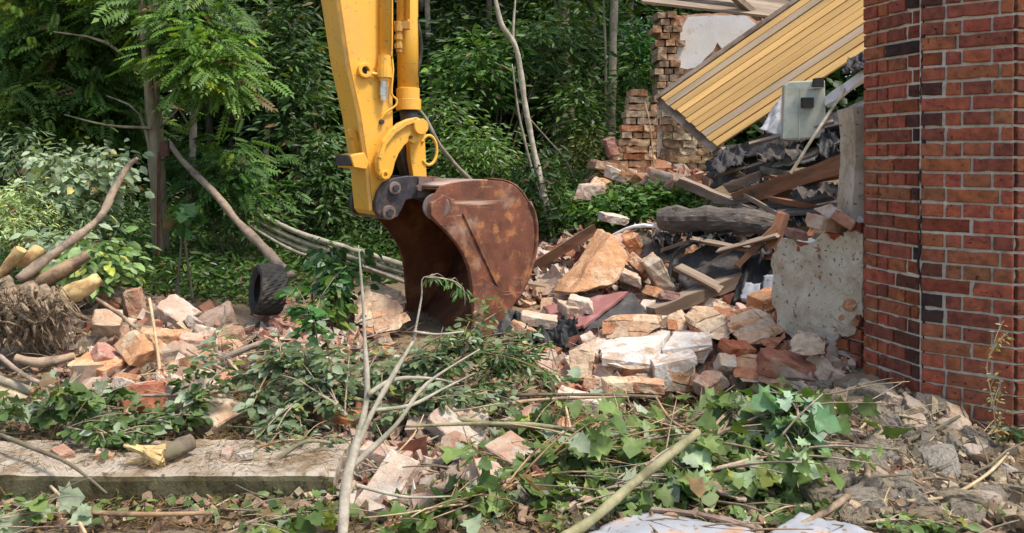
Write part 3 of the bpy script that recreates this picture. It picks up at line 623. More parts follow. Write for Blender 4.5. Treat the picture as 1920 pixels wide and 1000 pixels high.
# pale brick pier on the left, stepped top
pier = empty('brick_pier', P(1205,320,9.3), 'pale stacked brick pier, free standing left of the board ceiling', 'brick pier')
m = MB(); z = 1.25; r = 0; ztop = P(1200,175,9.2).z
while z < ztop:
    f = (z-1.25)/(ztop-1.25); xl = P(1182-(1-f)**2*52-rr.uniform(0,10),0,9.2).x; xr = P(1232 if f < .82 else 1215,0,9.2).x
    x = xl
    while x < xr-.03:
        bl = rr.choice([.25,.25,.12]); bl = min(bl, xr-x); q = rr.uniform(.8,1.12); c = rr.choice([(.62,.36,.20),(.68,.46,.28),(.56,.26,.13),(.64,.48,.32),(.66,.40,.22)])
        m.box(Matrix.Translation((x+bl/2, 9.35+rr.uniform(-.04,.03), z+.04)) @ Matrix.Rotation(rr.uniform(-.06,.06),4,'Z'), bl-.01,.3,.070, tuple(k*q for k in c)); x += bl
    z += .082; r += 1
noisy(m.build('pier_bricks', M_['wallbrick'], pier), .022, 11, 2, 4)
m = MB(); m.prism([P(x,y,9.32) for x,y in [(1180,318),(1180,200),(1215,190),(1234,215),(1234,318)]], (0,.24,0)); m.build('pier_core', M_['mortar'], pier)
m = MB(); m.tube([P(1209,190,9.1),P(1218,230,9.08),P(1222,270,9.08),P(1227,312,9.1)], .008, n=6, jit=.3); m.build('hanging_wire', M_['straw'], pier)
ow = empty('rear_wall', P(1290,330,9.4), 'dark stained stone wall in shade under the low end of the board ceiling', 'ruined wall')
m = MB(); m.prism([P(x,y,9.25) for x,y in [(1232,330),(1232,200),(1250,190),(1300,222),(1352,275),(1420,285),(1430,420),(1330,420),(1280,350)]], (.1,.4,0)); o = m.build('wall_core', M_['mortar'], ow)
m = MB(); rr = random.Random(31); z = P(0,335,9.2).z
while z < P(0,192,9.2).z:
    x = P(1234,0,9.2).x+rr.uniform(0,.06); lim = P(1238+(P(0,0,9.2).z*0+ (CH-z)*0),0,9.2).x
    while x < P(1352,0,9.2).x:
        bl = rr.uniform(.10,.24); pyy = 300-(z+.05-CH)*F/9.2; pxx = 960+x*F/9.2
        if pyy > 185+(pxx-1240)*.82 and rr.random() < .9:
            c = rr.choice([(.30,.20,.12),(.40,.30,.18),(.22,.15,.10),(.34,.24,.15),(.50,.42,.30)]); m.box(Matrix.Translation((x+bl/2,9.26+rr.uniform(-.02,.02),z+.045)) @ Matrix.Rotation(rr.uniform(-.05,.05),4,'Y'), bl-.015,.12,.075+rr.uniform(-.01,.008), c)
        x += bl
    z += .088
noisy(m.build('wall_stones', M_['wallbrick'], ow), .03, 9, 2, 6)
# eave boards above
ev = empty('roof_overhang', P(1330,10,9.2), 'weathered grey boards of a broken roof edge at the top of the photo', 'roof overhang')
m = MB(); m.bar(P(1195,-14,9.0), P(1500,22,9.3), .5,.03, up=(0,-.6,.8)); m.build('eave_boards', M_['oldwood'], ev)
m = MB(); m.bar(P(1180,-10,8.9), P(1400,14,9.1), .05,.06); m.build('fascia', M_['tarbrown'], ev)
m = MB(); m.bar(P(1360,-20,8.8), P(1424,34,9.2), .07,.07); m.build('rafter', M_['oldwood'], ev)

# ------------------------------------------------------------------ wreckage under the ceiling
def beam(name, p, q, wd, th, mat, label, cat, up=(0,0,1), group=None, rough=.008):
    m = MB(); a, b = Vector(p), Vector(q); n = max(2, int((b-a).length/.15)); x = (b-a).normalized(); y = Vector(up).cross(x).normalized(); z = x.cross(y)
    rr = random.Random(len(label)+int(wd*1000)); vs_ = []; L = (b-a).length
    for i in range(n+1):
        for (s, t) in ((-1,-1),(1,-1),(1,1),(-1,1)):
            e = rr.uniform(-.04,.04) if i in (0,n) else 0
            vs_.append(Vector((L*i/n+e, s*wd/2+rr.uniform(-rough,rough), t*th/2+rr.uniform(-rough,rough))))
    fs = [(0,3,2,1), tuple(4*n+k for k in range(4))]
    for i in range(n):
        for k in range(4): fs.append((4*i+k, 4*i+(k+1)%4, 4*i+4+(k+1)%4, 4*i+4+k))
    me = bpy.data.meshes.new(name); me.from_pydata([tuple(v) for v in vs_], [], fs); me.update()
    o = bpy.data.objects.new(name, me); finish(o, name, mat); o.matrix_world = frame(a, x, y, z); return tag(o, label, cat, group)
def sheet(name, quad, mat, label, cat, amp=.04, th=.012, nu=28, nv=18, seed=0, fold=0, jag=.0, freq=3, group=None):
    # quad: 4 points (a,b,c,d) counter-clockwise; bilinear patch with crumples, thickness
    a,b,c,d = [np.array(p) for p in quad]; u = np.linspace(0,1,nu)[:,None,None]; v = np.linspace(0,1,nv)[None,:,None]
    ju = (fbm(np.broadcast_to(v*6,(nu,nv,1)), np.broadcast_to(u*0,(nu,nv,1)), 3, seed)-.5)*jag; jv = (fbm(np.broadcast_to(u*6,(nu,nv,1)), np.broadcast_to(v*0,(nu,nv,1))+5, 3, seed+1)-.5)*jag
    uu = u+ju*(np.abs(u-.5)*2)**3; vv = v+jv*(np.abs(v-.5)*2)**3
    Pt = a*(1-uu)*(1-vv)+b*uu*(1-vv)+c*uu*vv+d*(1-uu)*vv
    n = np.cross(b-a, d-a); n = n/np.linalg.norm(n)
    h = (fbm(uu[...,0]*freq, vv[...,0]*freq*.7, 4, seed)-.5)*2*amp + fold*np.abs(((uu[...,0]*1.7+vv[...,0]*.6)%1)-.5)
    Pt = Pt + n*h[...,None]
    V = np.concatenate([Pt.reshape(-1,3), (Pt-n*th).reshape(-1,3)]); N = nu*nv; I = np.arange(N).reshape(nu,nv)
    F1 = np.stack([I[:-1,:-1],I[1:,:-1],I[1:,1:],I[:-1,1:]],-1).reshape(-1,4); F2 = F1[:,::-1]+N; ed = []
    for row in (I[0,:], I[-1,:][::-1], I[:,0][::-1], I[:,-1]): ed.append(np.stack([row[:-1],row[1:],row[1:]+N,row[:-1]+N],-1))
    Fq = np.concatenate([F1,F2]+ed); o = npmesh(name, V, Fq, np.ones((len(Fq),3)), mat); o.data.polygons.foreach_set('use_smooth', np.arange(len(Fq)) < 2*len(F1)); recenter(o); return tag(o, label, cat, group)
Q = lambda *l: [P(*p) for p in l]
sheet('tar_paper_sheet', Q((1320,320,8.0),(1640,215,6.6),(1640,120+60,7.3),(1345,285,8.5)), M_['tar'], 'long black tar paper sheet sagging just below the board ceiling', 'roofing sheet', .09, seed=1, jag=.1, freq=4)
sheet('tar_paper_sheet', Q((1335,345,7.8),(1640,285,6.7),(1640,215,7.1),(1330,300,8.2)), M_['tar'], 'crumpled dark tar paper layer above the reddish beam', 'roofing sheet', .10, seed=4, jag=.15, freq=5)
sheet('tar_paper_sheet', Q((1440,392,6.9),(1645,398,6.4),(1645,330,7.2),(1420,372,7.6)), M_['tar'], 'grey black roofing sheet bulging below the reddish beam beside the tower', 'roofing sheet', .08, seed=7, jag=.1, freq=3)
sheet('plastic_sheet', Q((1420,245,7.35),(1470,262,7.2),(1500,175,7.3),(1465,180,7.5)), M_['greysheet'], 'crumpled pale translucent sheet behind the green plastic case', 'plastic sheet', .04, seed=9, jag=.2, freq=5)
# green plastic case with black squares
gc = empty('plastic_case', P(1505,262,7.0), 'pale green plastic case with two black squares hanging before the boards', 'plastic case')
m = MB(); m.prism(Q((1467,262,7.0),(1470,160,7.05),(1478,153,7.05),(1520,151,7.0),(1547,150,6.95),(1549,240,6.95),(1543,258,6.95),(1490,265,7.0)), (.02,.12,0)); bev(m.build('case_body', M_['greenplastic'], gc), .012)
m = MB(); m.prism(Q((1505,202,6.955),(1505,183,6.955),(1526,183,6.94),(1526,202,6.94)), (0,.04,0)); m.build('black_square', M_['black'], gc)
m = MB(); m.prism(Q((1526,162,6.93),(1528,147,6.93),(1545,145,6.92),(1545,163,6.92)), (0,.05,0)); m.build('black_square', M_['black'], gc)
m = MB(); m.bar(P(1470,168,6.99), P(1546,164,6.93), .012,.012); m.bar(P(1498,262,6.985), P(1500,166,6.985), .010,.010, up=(0,1,0)); m.build('ridge', M_['greenplastic'], gc)
beam('broken_beam', P(1545,195,7.0), P(1640,128,6.5), .06,.08, M_['white'], 'white painted batten poking out from behind the brick tower', 'beam')
sheet('torn_rag', Q((1578,135,6.6),(1625,130,6.5),(1625,100,6.6),(1592,108,6.7)), M_['tar'], 'dark torn rag caught on the boards beside the tower', 'rag', .06, seed=3, jag=.3, freq=6)
sheet('tin_flap', Q((1450,262+48,7.1),(1530,300,6.9),(1540,270,7.2),(1480,285,7.4)), M_['greenplastic'], 'dull green flap lying on the black sheets under the case', 'flap', .03, seed=6, jag=.2)
m = MB(); m.tube([P(1482,326,6.55),P(1530,250,6.6),P(1586,165,6.75),P(1592,158,6.75)], [.013,.014,.013,.01], n=8, jit=.1); o = m.build('thin_lath', M_['barkpale']); recenter(o); tag(o, 'thin pale lath leaning diagonally across the black sheets', 'lath')
beam('reddish_beam', P(1385,375,7.0), P(1640,288,6.1), .12,.14, M_['redwood'], 'long reddish brown timber beam rising towards the brick tower', 'beam')
beam('broken_beam', P(1365,352,7.25), P(1430,330,7.1), .10,.10, M_['oldwood'], 'short grey brown timber end, upper one left of the reddish beam', 'beam')
beam('broken_beam', P(1385,385,7.0), P(1445,352,6.9), .11,.12, M_['redwood'], 'short reddish timber block lying under the left end of the long beam', 'beam')
beam('broken_beam', P(1430,318,7.2), P(1500,333,6.9), .05,.06, M_['barkpale'], 'narrow pale batten under the thin leaning lath', 'beam')
beam('broken_beam', P(1275,340,7.6), P(1430,405,6.7), .09,.08, M_['oldwood'], 'grey fallen plank sloping down over the leafy mound', 'plank')
beam('broken_beam', P(1395,365,6.9), P(1478,415,6.4), .03,.03, M_['oldwood'], 'thin dark stick across the fallen grey plank', 'stick')
beam('broken_beam', P(1440,372,6.6), P(1618,408,6.2), .04,.05, M_['redwood'], 'thin brown batten in the dark gap beneath the long beam', 'beam')
beam('broken_beam', P(1215,590,6.15), P(1415,512,6.4), .14,.09, M_['oldwood'], 'grey brown plank slanting below the black roofing felt', 'plank')
beam('broken_beam', P(1390,440,6.6), P(1440,548,6.2), .05,.05, M_['oldwood'], 'dark stick leaning from the charred log to the rubble', 'stick')
beam('broken_beam', P(1002,500,7.6), P(1115,430,7.5), .16,.10, M_['redwood'], 'brown broken board left of the large ochre slab', 'plank')
rj = random.Random(404)
JL = ['dark grey board','thin brown slat','charred stick','weathered batten','reddish slat','grey broken lath','short dark plank']
JW = ['above the charred log','under the reddish beam','between the charred log and the long beam','below the black sheets','beside the wall stump top','under the charred log','over the black felt','left of the tower edge']
spots = [(1340,330,1450,300,7.6,7.2,0),(1480,350,1610,325,6.6,6.3,1),(1400,405,1560,372,6.8,6.4,2),(1330,300,1400,330,7.9,7.4,3),(1520,440,1560,380,6.2,6.3,4),(1300,450,1420,470,6.6,6.3,5),(1290,520,1400,450,6.4,6.35,6),(1560,300,1600,350,6.5,6.4,7),
 (1440,330,1540,345,6.9,6.6,1),(1460,400,1600,385,6.5,6.2,2),(1350,470,1460,440,6.4,6.2,6),(1380,500,1450,430,6.3,6.3,5),(1410,270,1560,230,7.3,6.9,3),(1500,300,1600,255,6.8,6.5,3),(1240,470,1330,440,6.8,6.7,5),(1440,480,1470,400,6.2,6.3,4),(1330,385,1480,365,7.0,6.7,2),(1270,500,1350,540,6.4,6.2,6)]
for i,(x0,y0,x1,y1,Ya,Yb,wi) in enumerate(spots):
    jl = JL[i % 7]; beam('broken_board', P(x0,y0,Ya), P(x1,y1,Yb), rj.choice([.03,.05,.09,.12]), rj.choice([.02,.025,.04]), M_[['oldwood','redwood','tarbrown','oldwood','redwood','oldwood','tarbrown'][i % 7]], jl+' lying '+JW[wi]+[', steeper one',', longer one',', shorter one'][(i//7) % 3], 'board', up=(rj.uniform(-.5,.5),rj.uniform(-.6,.2),1), group='broken boards in the wreckage', rough=.006)
for i,(x,y,w_,h_,Y,lb) in enumerate([(1370,300,60,36,7.5,'torn black felt scrap left under the board ceiling'),(1470,285,80,30,7.0,'torn black felt scrap under the plastic case'),(1570,270,60,40,6.6,'ragged black felt scrap beside the tower edge'),(1420,350,50,24,7.0,'ragged felt scrap at the left end of the reddish beam'),(1540,355,90,24,6.4,'grey felt scrap hanging below the reddish beam'),(1330,440,70,30,6.7,'torn felt scrap below the charred log middle'),(1450,460,50,50,6.3,'torn felt scrap above the wall stump left end'),(1250,445,50,24,6.9,'torn felt scrap under the left end of the charred log'),(1400,400,60,16,6.75,'narrow felt scrap on top of the charred log'),(1500,410,60,20,6.4,'felt scrap over the right end of the charred log')]):
    sheet('felt_scrap', Q((x-w_/2,y+h_/2,Y-.1),(x+w_/2,y+h_/3,Y-.2),(x+w_/2.3,y-h_/2,Y+.25),(x-w_/2,y-h_/3,Y+.3)), M_[['tar','tarbrown','black'][i % 3]], lb, 'felt scrap', .10, .008, 26, 20, 60+i, fold=.05, jag=.5, freq=7)
# big charred log
m = MB(); m.tube([P(1234,410,6.9),P(1262,412,6.85),P(1330,412,6.7),P(1400,415,6.6),P(1455,423,6.5),P(1516,426,6.45)], [.075,.11,.115,.10,.085,.06], n=18, jit=.05, smooth=4); o = m.build('charred_log', M_['tarbrown']); recenter(o); noisy(o,.015,9,1,3); tag(o, 'thick charred grey log lying across the top of the rubble', 'log')
m = MB(); m.tube([P(1150,440,7.1),P(1190,425,7.0),P(1240,425,6.95)], [.008,.018,.014], n=10, jit=.3); o = m.build('white_bark_strip', M_['white']); recenter(o); tag(o, 'white painted strip sticking out left of the charred log', 'strip')
sheet('roofing_felt', Q((1255,490,6.7),(1300,560,6.3),(1420,505,6.3),(1375,440,6.8)), M_['tar'], 'black roofing felt sheet sagging below the charred log', 'roofing felt', .05, seed=12, jag=.12, freq=4)
sheet('roofing_felt', Q((1195,480,6.9),(1270,500,6.7),(1290,462,6.9),(1210,445,7.1)), M_['tarbrown'], 'dark grey felt piece behind the ochre slab, left of the black felt', 'roofing felt', .05, seed=15, jag=.2, freq=5)
sheet('roofing_felt', Q((1375,560,6.15),(1465,545,6.0),(1480,440,6.35),(1395,440,6.7)), M_['black'], 'dark felt hanging in the hollow beside the wall stump', 'roofing felt', .08, seed=16, jag=.2, freq=5)
m = MB(); m.tube([P(1256,520,6.55),P(1262,480,6.6),P(1300,455,6.6),P(1365,437,6.6)], .016, n=8, jit=.2); o = m.build('black_cable', M_['black']); recenter(o); tag(o, 'black cable looping round the edge of the black felt', 'cable')
sheet('plaster_piece', Q((1388,560,6.1),(1420,565,6.0),(1425,532,6.1),(1395,530,6.2)), M_['greysheet'], 'pale blue grey plaster piece left of the wall stump', 'plaster piece', .015, .04, 10, 10, 3, jag=.2)
sheet('plaster_piece', Q((1425,555,6.0),(1465,552,5.9),(1462,515,6.0),(1432,518,6.1)), M_['greysheet'], 'pale blue grey plaster piece touching the wall stump', 'plaster piece', .015, .04, 10, 10, 8, jag=.2)
ms = sheet('maroon_sheet', Q((1045,618,5.9),(1095,612,5.85),(1180,545,6.25),(1020,575,6.35)), M_['maroon'], 'maroon sheet folded under the foot of the large ochre slab', 'sheet', .02, .02, seed=21, jag=.1)
sheet('tar_paper_sheet', Q((1090,628,5.85),(1215,592,6.1),(1185,545,6.3),(1110,580,6.1)), M_['tar'], 'dark tar paper fold beside the maroon sheet', 'roofing sheet', .05, seed=22, jag=.15)
sheet('tar_paper_sheet', Q((985,640,5.75),(1085,655,5.6),(1080,600,5.9),(960,590,6.2)), M_['black'], 'crumpled black tar paper lump right of the bucket', 'roofing sheet', .12, seed=24, jag=.3, freq=7, nu=44, nv=34)
sheet('tar_paper_sheet', Q((925,625,6.0),(1010,632,5.75),(1000,590,6.1),(950,585,6.3)), M_['tar'], 'small torn tar paper end against the bucket', 'roofing sheet', .07, seed=25, jag=.3, freq=6)
m = MB(); m.tube([P(1300,560,6.0),P(1340,545,6.0)],.01)

# ------------------------------------------------------------------ chunks
EYE = Vector((0,0,CH))
def brickwork(name, pts, mat, label, cat, topcol=None, seed=0, **k):
    pts = [EYE+(p-EYE)*.972 for p in pts]; rr = random.Random(seed*13+1); bm = bmesh.new()
    for p in pts: bm.verts.new(p)
    bmesh.ops.convex_hull(bm, input=bm.verts[:]); bmesh.ops.recalc_face_normals(bm, faces=bm.faces[:]); bm.normal_update()
    pl = [(f.normal.copy(), f.normal.dot(f.verts[0].co)) for f in bm.faces]; bm.free(); cen_ = sum(pts, Vector())/len(pts)
    rot = (Matrix.Rotation(rr.uniform(-.45,.45),3,'Z') @ Matrix.Rotation(rr.uniform(-.3,.3),3,'Y') @ Matrix.Rotation(rr.uniform(-.3,.3),3,'X'))
    def clamp(p, o_=0):
        for _ in range(2):
            for n, dd in pl:
                e_ = p.dot(n)-dd+o_
                if e_ > 0: p = p-n*e_
        return p
    m = MB(); S_ = 4; rad_ = max((p-cen_).length for p in pts)
    bx_ = [(-1)**i for i in range(2)]
    def gbox(x0,x1,y0,y1,z0,z1,col,inset_):
        # subdivided box surface, jittered then clamped into the hull
        nx_ = max(1,int((x1-x0)/.04)); nz_ = max(1,int((z1-z0)/.035)); ny_ = max(1,int((y1-y0)/.045)); b_ = bmesh.new(); idx_ = {}
        def vv(i,j,k2):
            if (i,j,k2) not in idx_:
                q = Vector((x0+(x1-x0)*i/nx_, y0+(y1-y0)*j/ny_, z0+(z1-z0)*k2/nz_)); w_ = cen_+rot @ q
                nn = mnoise.noise_vector(w_*17+Vector((seed,0,0)))*.009; idx_[(i,j,k2)] = len(V_); V_.append(clamp(w_+nn, inset_)+mnoise.noise_vector(w_*40)*.004)
            return idx_[(i,j,k2)]
        V_ = []; F_ = []
        for i in range(nx_):
            for k2 in range(nz_): F_ += [(vv(i,0,k2),vv(i+1,0,k2),vv(i+1,0,k2+1),vv(i,0,k2+1)), (vv(i,ny_,k2),vv(i,ny_,k2+1),vv(i+1,ny_,k2+1),vv(i+1,ny_,k2))]
            for j in range(ny_): F_ += [(vv(i,j,0),vv(i,j+1,0),vv(i+1,j+1,0),vv(i+1,j,0)), (vv(i,j,nz_),vv(i+1,j,nz_),vv(i+1,j+1,nz_),vv(i,j+1,nz_))]
        for j in range(ny_):
            for k2 in range(nz_): F_ += [(vv(0,j,k2),vv(0,j,k2+1),vv(0,j+1,k2+1),vv(0,j+1,k2)), (vv(nx_,j,k2),vv(nx_,j+1,k2),vv(nx_,j+1,k2+1),vv(nx_,j,k2+1))]
        b_.free(); bse = len(m.v); m.v += [tuple(v) for v in V_]
        for f in F_:
            m.f.append([bse+i for i in f]); v0,v1,v2 = [V_[i] for i in f[:3]]; nn = (v1-v0).cross(v2-v0); up_ = abs(nn.z) > .75*(nn.length+1e-9) and v0.z > cen_.z
            m.c.append(topcol if (topcol and up_ and mnoise.noise(v0*6) > -.55) else col)
    gbox(-rad_,rad_,-rad_,rad_,-rad_,rad_,(.50,.41,.31),.012) if False else None
    z = -rad_; r_ = 0
    while z < rad_:
        y = -rad_; 
        while y < rad_:
            x = -rad_-(.12 if r_ % 2 else 0)
            while x < rad_:
                L_b = rr.choice([.235,.235,.112]); cc_ = cen_+rot @ Vector((x+L_b/2,y+.055,z+.032)); marg = max(cc_.dot(n)-dd for n, dd in pl)
                if marg < .035 and rr.random() > (.12 if marg > -.05 else 0): 
                    col = rr.choice([(.50,.24,.13),(.58,.34,.20),(.48,.21,.11),(.60,.42,.28),(.62,.48,.34),(.56,.36,.23),(.60,.45,.32)]); q_ = rr.uniform(.85,1.12)
                    gbox(x,x+L_b,y,y+.11,z,z+.064,tuple(q_*t for t in col),rr.uniform(0,.008))
                x += L_b+.010
            y += .120
        z += .074; r_ += 1
    # mortar core
    b2 = bmesh.new()
    for p in pts: b2.verts.new(cen_+(p-cen_)*.86)
    bmesh.ops.convex_hull(b2, input=b2.verts[:]); b2.verts.ensure_lookup_table(); b2.verts.index_update()
    m.add([v.co.copy() for v in b2.verts], [[v.index for v in f.verts] for f in b2.faces], (.52,.38,.27)); b2.free()
    o = m.build(name, M_['brickwork']); recenter(o); tag(o, label, cat)
    if topcol:
        zt = sorted(pts, key=lambda p: -p.z)[:6]; b3 = bmesh.new()
        for p in zt: q = cen_+(p-cen_)*.97; b3.verts.new(q+Vector((0,0,.012))); b3.verts.new(q-Vector((0,0,.03)))
        bmesh.ops.convex_hull(b3, input=b3.verts[:]); b3.verts.index_update(); mc = MB(); mc.add([v.co.copy() for v in b3.verts], [[v.index for v in f.verts] for f in b3.faces]); b3.free()
        noisy(mc.build('plaster_cap', M_['capplaster'], o), .018, 9, 3, seed)
    return o
def hull_obj(name, pts, mat, label, cat, group=None, topcol=None, amp=.016, sc=9, seed=0, cuts=3):
    bm = bmesh.new()
    if name == 'masonry_block': pts = [EYE+(p-EYE)*.972 for p in pts]
    for p in pts: bm.verts.new(p)
    r = bmesh.ops.convex_hull(bm, input=bm.verts[:]); bmesh.ops.delete(bm, geom=list(set([e for e in r['geom_interior'] if isinstance(e, bmesh.types.BMVert)])), context='VERTS') if r['geom_interior'] else None
    bmesh.ops.dissolve_limit(bm, angle_limit=R(8), verts=bm.verts[:], edges=bm.edges[:])
    bmesh.ops.bevel(bm, geom=bm.edges[:], offset=.018, segments=1, affect='EDGES', profile=.6)
    bmesh.ops.triangulate(bm, faces=bm.faces[:])
    for _ in range(cuts):
        es = [e for e in bm.edges if e.calc_length() > .045]
        if es: bmesh.ops.subdivide_edges(bm, edges=es, cuts=1)
        bmesh.ops.triangulate(bm, faces=[f for f in bm.faces if len(f.verts) > 3])
    bm.normal_update()
    for v in bm.verts:
        p = v.co*sc+Vector((seed*7.7, seed*3.1, 0)); v.co += v.normal*(mnoise.fractal(p, .7, 2.1, 5)*amp*.6)
    bm.normal_update(); cols = []
    for f in bm.faces:
        k = mnoise.noise(f.calc_center_median()*7+Vector((seed,0,0)))
        cols.append(topcol if (topcol and f.normal.z > .55 and k > -.25) else (1,1,1))
    me = bpy.data.meshes.new(name); bm.to_mesh(me); bm.free()
    a = me.attributes.new('Col','FLOAT_COLOR','FACE'); a.data.foreach_set('color', np.array([(*c,1) for c in cols],np.float32).ravel())
    o = bpy.data.objects.new(name, me); finish(o, name, mat); recenter(o); return tag(o, label, cat, group)
WC = (.78,.75,.72)
hull_obj('masonry_slab', Q((1072,552,6.3),(1147,437,6.75),(1181,487,6.65),(1153,534,6.35),(1038,548,6.6),(1122,429,7.05),(1160,470,7.1),(1120,540,6.8)), M_['sand'], 'large ochre masonry slab tilted against the rubble, biggest piece of all', 'masonry slab', amp=.05, sc=5, seed=1)
brickwork('masonry_block', Q((1128,676,5.35),(1180,692,5.3),(1235,690,5.3),(1232,655,5.4),(1122,645,5.75),(1188,624,5.95),(1260,622,5.9),(1132,700,5.35),(1225,712,5.35),(1200,700,5.7)), M_['masonry'], 'wide masonry block with white plaster on top, left half of the white topped heap', 'masonry block', topcol=WC, amp=.022, seed=2)
brickwork('masonry_block', Q((1228,735,5.15),(1305,737,5.15),(1307,672,5.15),(1300,660,5.3),(1226,690,5.15),(1215,672,5.4),(1280,655,5.6),(1235,735,5.5),(1300,720,5.5)), M_['masonry'], 'square masonry block with a broken brick front below the white topped heap', 'masonry block', topcol=WC, amp=.015, seed=3)
brickwork('masonry_block', Q((1240,660,5.45),(1335,650,5.4),(1333,625,5.6),(1268,620,5.9),(1320,675,5.4),(1255,680,5.4),(1340,640,5.8)), M_['masonry'], 'slab with bright white plaster top, right half of the white topped heap', 'masonry block', topcol=WC, amp=.015, seed=4)
brickwork('masonry_block', Q((1062,655,5.35),(1098,640,5.4),(1118,655,5.35),(1112,712,5.25),(1075,716,5.25),(1066,690,5.3),(1100,650,5.7),(1110,700,5.6)), M_['brickpink'], 'pinkish masonry lump leaning left of the white topped heap', 'masonry block', amp=.015, seed=5)
brickwork('masonry_block', Q((1128,602,5.9),(1175,588,5.9),(1240,590,5.9),(1245,615,5.85),(1205,632,5.8),(1128,640,5.8),(1150,590,6.2),(1240,590,6.2)), M_['brickpink'], 'long pinkish brick lump behind the white topped heap', 'masonry block', amp=.02, seed=6)
brickwork('masonry_block', Q((1250,590,5.9),(1278,578,6.0),(1292,600,5.9),(1288,622,5.85),(1255,618,5.85),(1280,600,6.2)), M_['brickpink'], 'small masonry cube between the long pinkish lump and the large cracked mound', 'masonry block', amp=.015, seed=7)
brickwork('masonry_block', Q((1282,590,5.8),(1300,570,5.95),(1375,575,5.85),(1385,610,5.6),(1360,640,5.5),(1320,632,5.6),(1290,620,5.75),(1360,600,6.2),(1290,590,6.2)), M_['brickpink'], 'angular broken wall piece with brick courses, left part of the large cracked mound', 'masonry block', amp=.03, seed=8, sc=7)
brickwork('masonry_block', Q((1360,585,5.7),(1410,572,5.7),(1450,590,5.55),(1472,622,5.4),(1450,650,5.3),(1385,645,5.4),(1365,620,5.5),(1440,600,6.0),(1380,590,6.1)), M_['masonry'], 'rounded heap of cracked brickwork in front of the wall stump', 'masonry block', amp=.035, seed=9, sc=7)
brickwork('masonry_block', Q((1370,700,5.1),(1375,668,5.2),(1395,662,5.25),(1440,668,5.2),(1445,700,5.05),(1425,722,5.0),(1390,720,5.0),(1420,680,5.5)), M_['masonry'], 'pale lump of rubble masonry right of the square block', 'masonry block', amp=.025, seed=10)
brickwork('masonry_block', Q((1480,640,5.05),(1495,618,5.1),(1530,625,5.0),(1553,640,4.95),(1550,662,4.9),(1515,668,4.9),(1485,660,5.0),(1530,630,5.3)), M_['masonry'], 'pale crumbling lump at the foot of the wall stump', 'masonry block', amp=.025, seed=11)
brickwork('masonry_block', Q((662,560,6.6),(690,540,6.7),(740,555,6.6),(762,585,6.4),(745,610,6.3),(690,620,6.3),(664,612,6.4),(720,560,6.9),(670,560,6.9)), M_['masonry'], 'broken brickwork chunk just left of the bucket mouth', 'masonry block', amp=.025, seed=12)
brickwork('masonry_block', Q((688,530,6.95),(700,524,7.0),(758,548,6.9),(762,565,6.8),(740,572,6.8),(690,548,6.9),(750,550,7.1),(700,530,7.1)), M_['brickpink'], 'flat broken masonry strip lying on the chunk left of the bucket', 'masonry block', amp=.012, seed=13)
# brick mesh variants
def white_col(me):
    a = me.attributes.new('Col','FLOAT_COLOR','FACE'); a.data.foreach_set('color', np.ones(len(me.polygons)*4, np.float32)); return me
def brick_mesh(seed, ln=.24, wd=.115, ht=.07, brk=1):
    rr = random.Random(seed); bm = bmesh.new(); bmesh.ops.create_cube(bm, size=1)
    bmesh.ops.scale(bm, vec=(ln, wd, ht), verts=bm.verts[:])
    for k in range(brk):
        n = Vector((rr.choice((-1,1))*rr.uniform(.6,1), rr.uniform(-.6,.6), rr.uniform(-.5,.5))).normalized()
        c = Vector((n.x*ln*rr.uniform(.12,.34), 0, 0))
        bmesh.ops.bisect_plane(bm, geom=bm.verts[:]+bm.edges[:]+bm.faces[:], plane_co=c, plane_no=n, clear_outer=True)
        ee = [e for e in bm.edges if e.is_boundary]; bmesh.ops.holes_fill(bm, edges=ee)
    for k in range(2):
        n = Vector((rr.choice((-1,1)), rr.choice((-1,1)), rr.choice((-1,1)))).normalized()
        far = max(v.co.dot(n) for v in bm.verts)
        bmesh.ops.bisect_plane(bm, geom=bm.verts[:]+bm.edges[:]+bm.faces[:], plane_co=n*(far-rr.uniform(.006,.03)), plane_no=n, clear_outer=True)
        ee = [e for e in bm.edges if e.is_boundary]; bmesh.ops.holes_fill(bm, edges=ee)
    bmesh.ops.bevel(bm, geom=bm.edges[:], offset=.004, segments=1, affect='EDGES')
    bmesh.ops.triangulate(bm, faces=bm.faces[:])
    for _ in range(3):
        es = [e for e in bm.edges if e.calc_length() > .026]
        if es: bmesh.ops.subdivide_edges(bm, edges=es, cuts=1)
        bmesh.ops.triangulate(bm, faces=[f for f in bm.faces if len(f.verts) > 3])
    bm.normal_update()
    for v in bm.verts: v.co += v.normal*(mnoise.fractal(v.co*26+Vector((seed,0,0)), .8, 2, 4)*.0065)
    me = bpy.data.meshes.new('brick'); bm.to_mesh(me); bm.free(); return white_col(me)
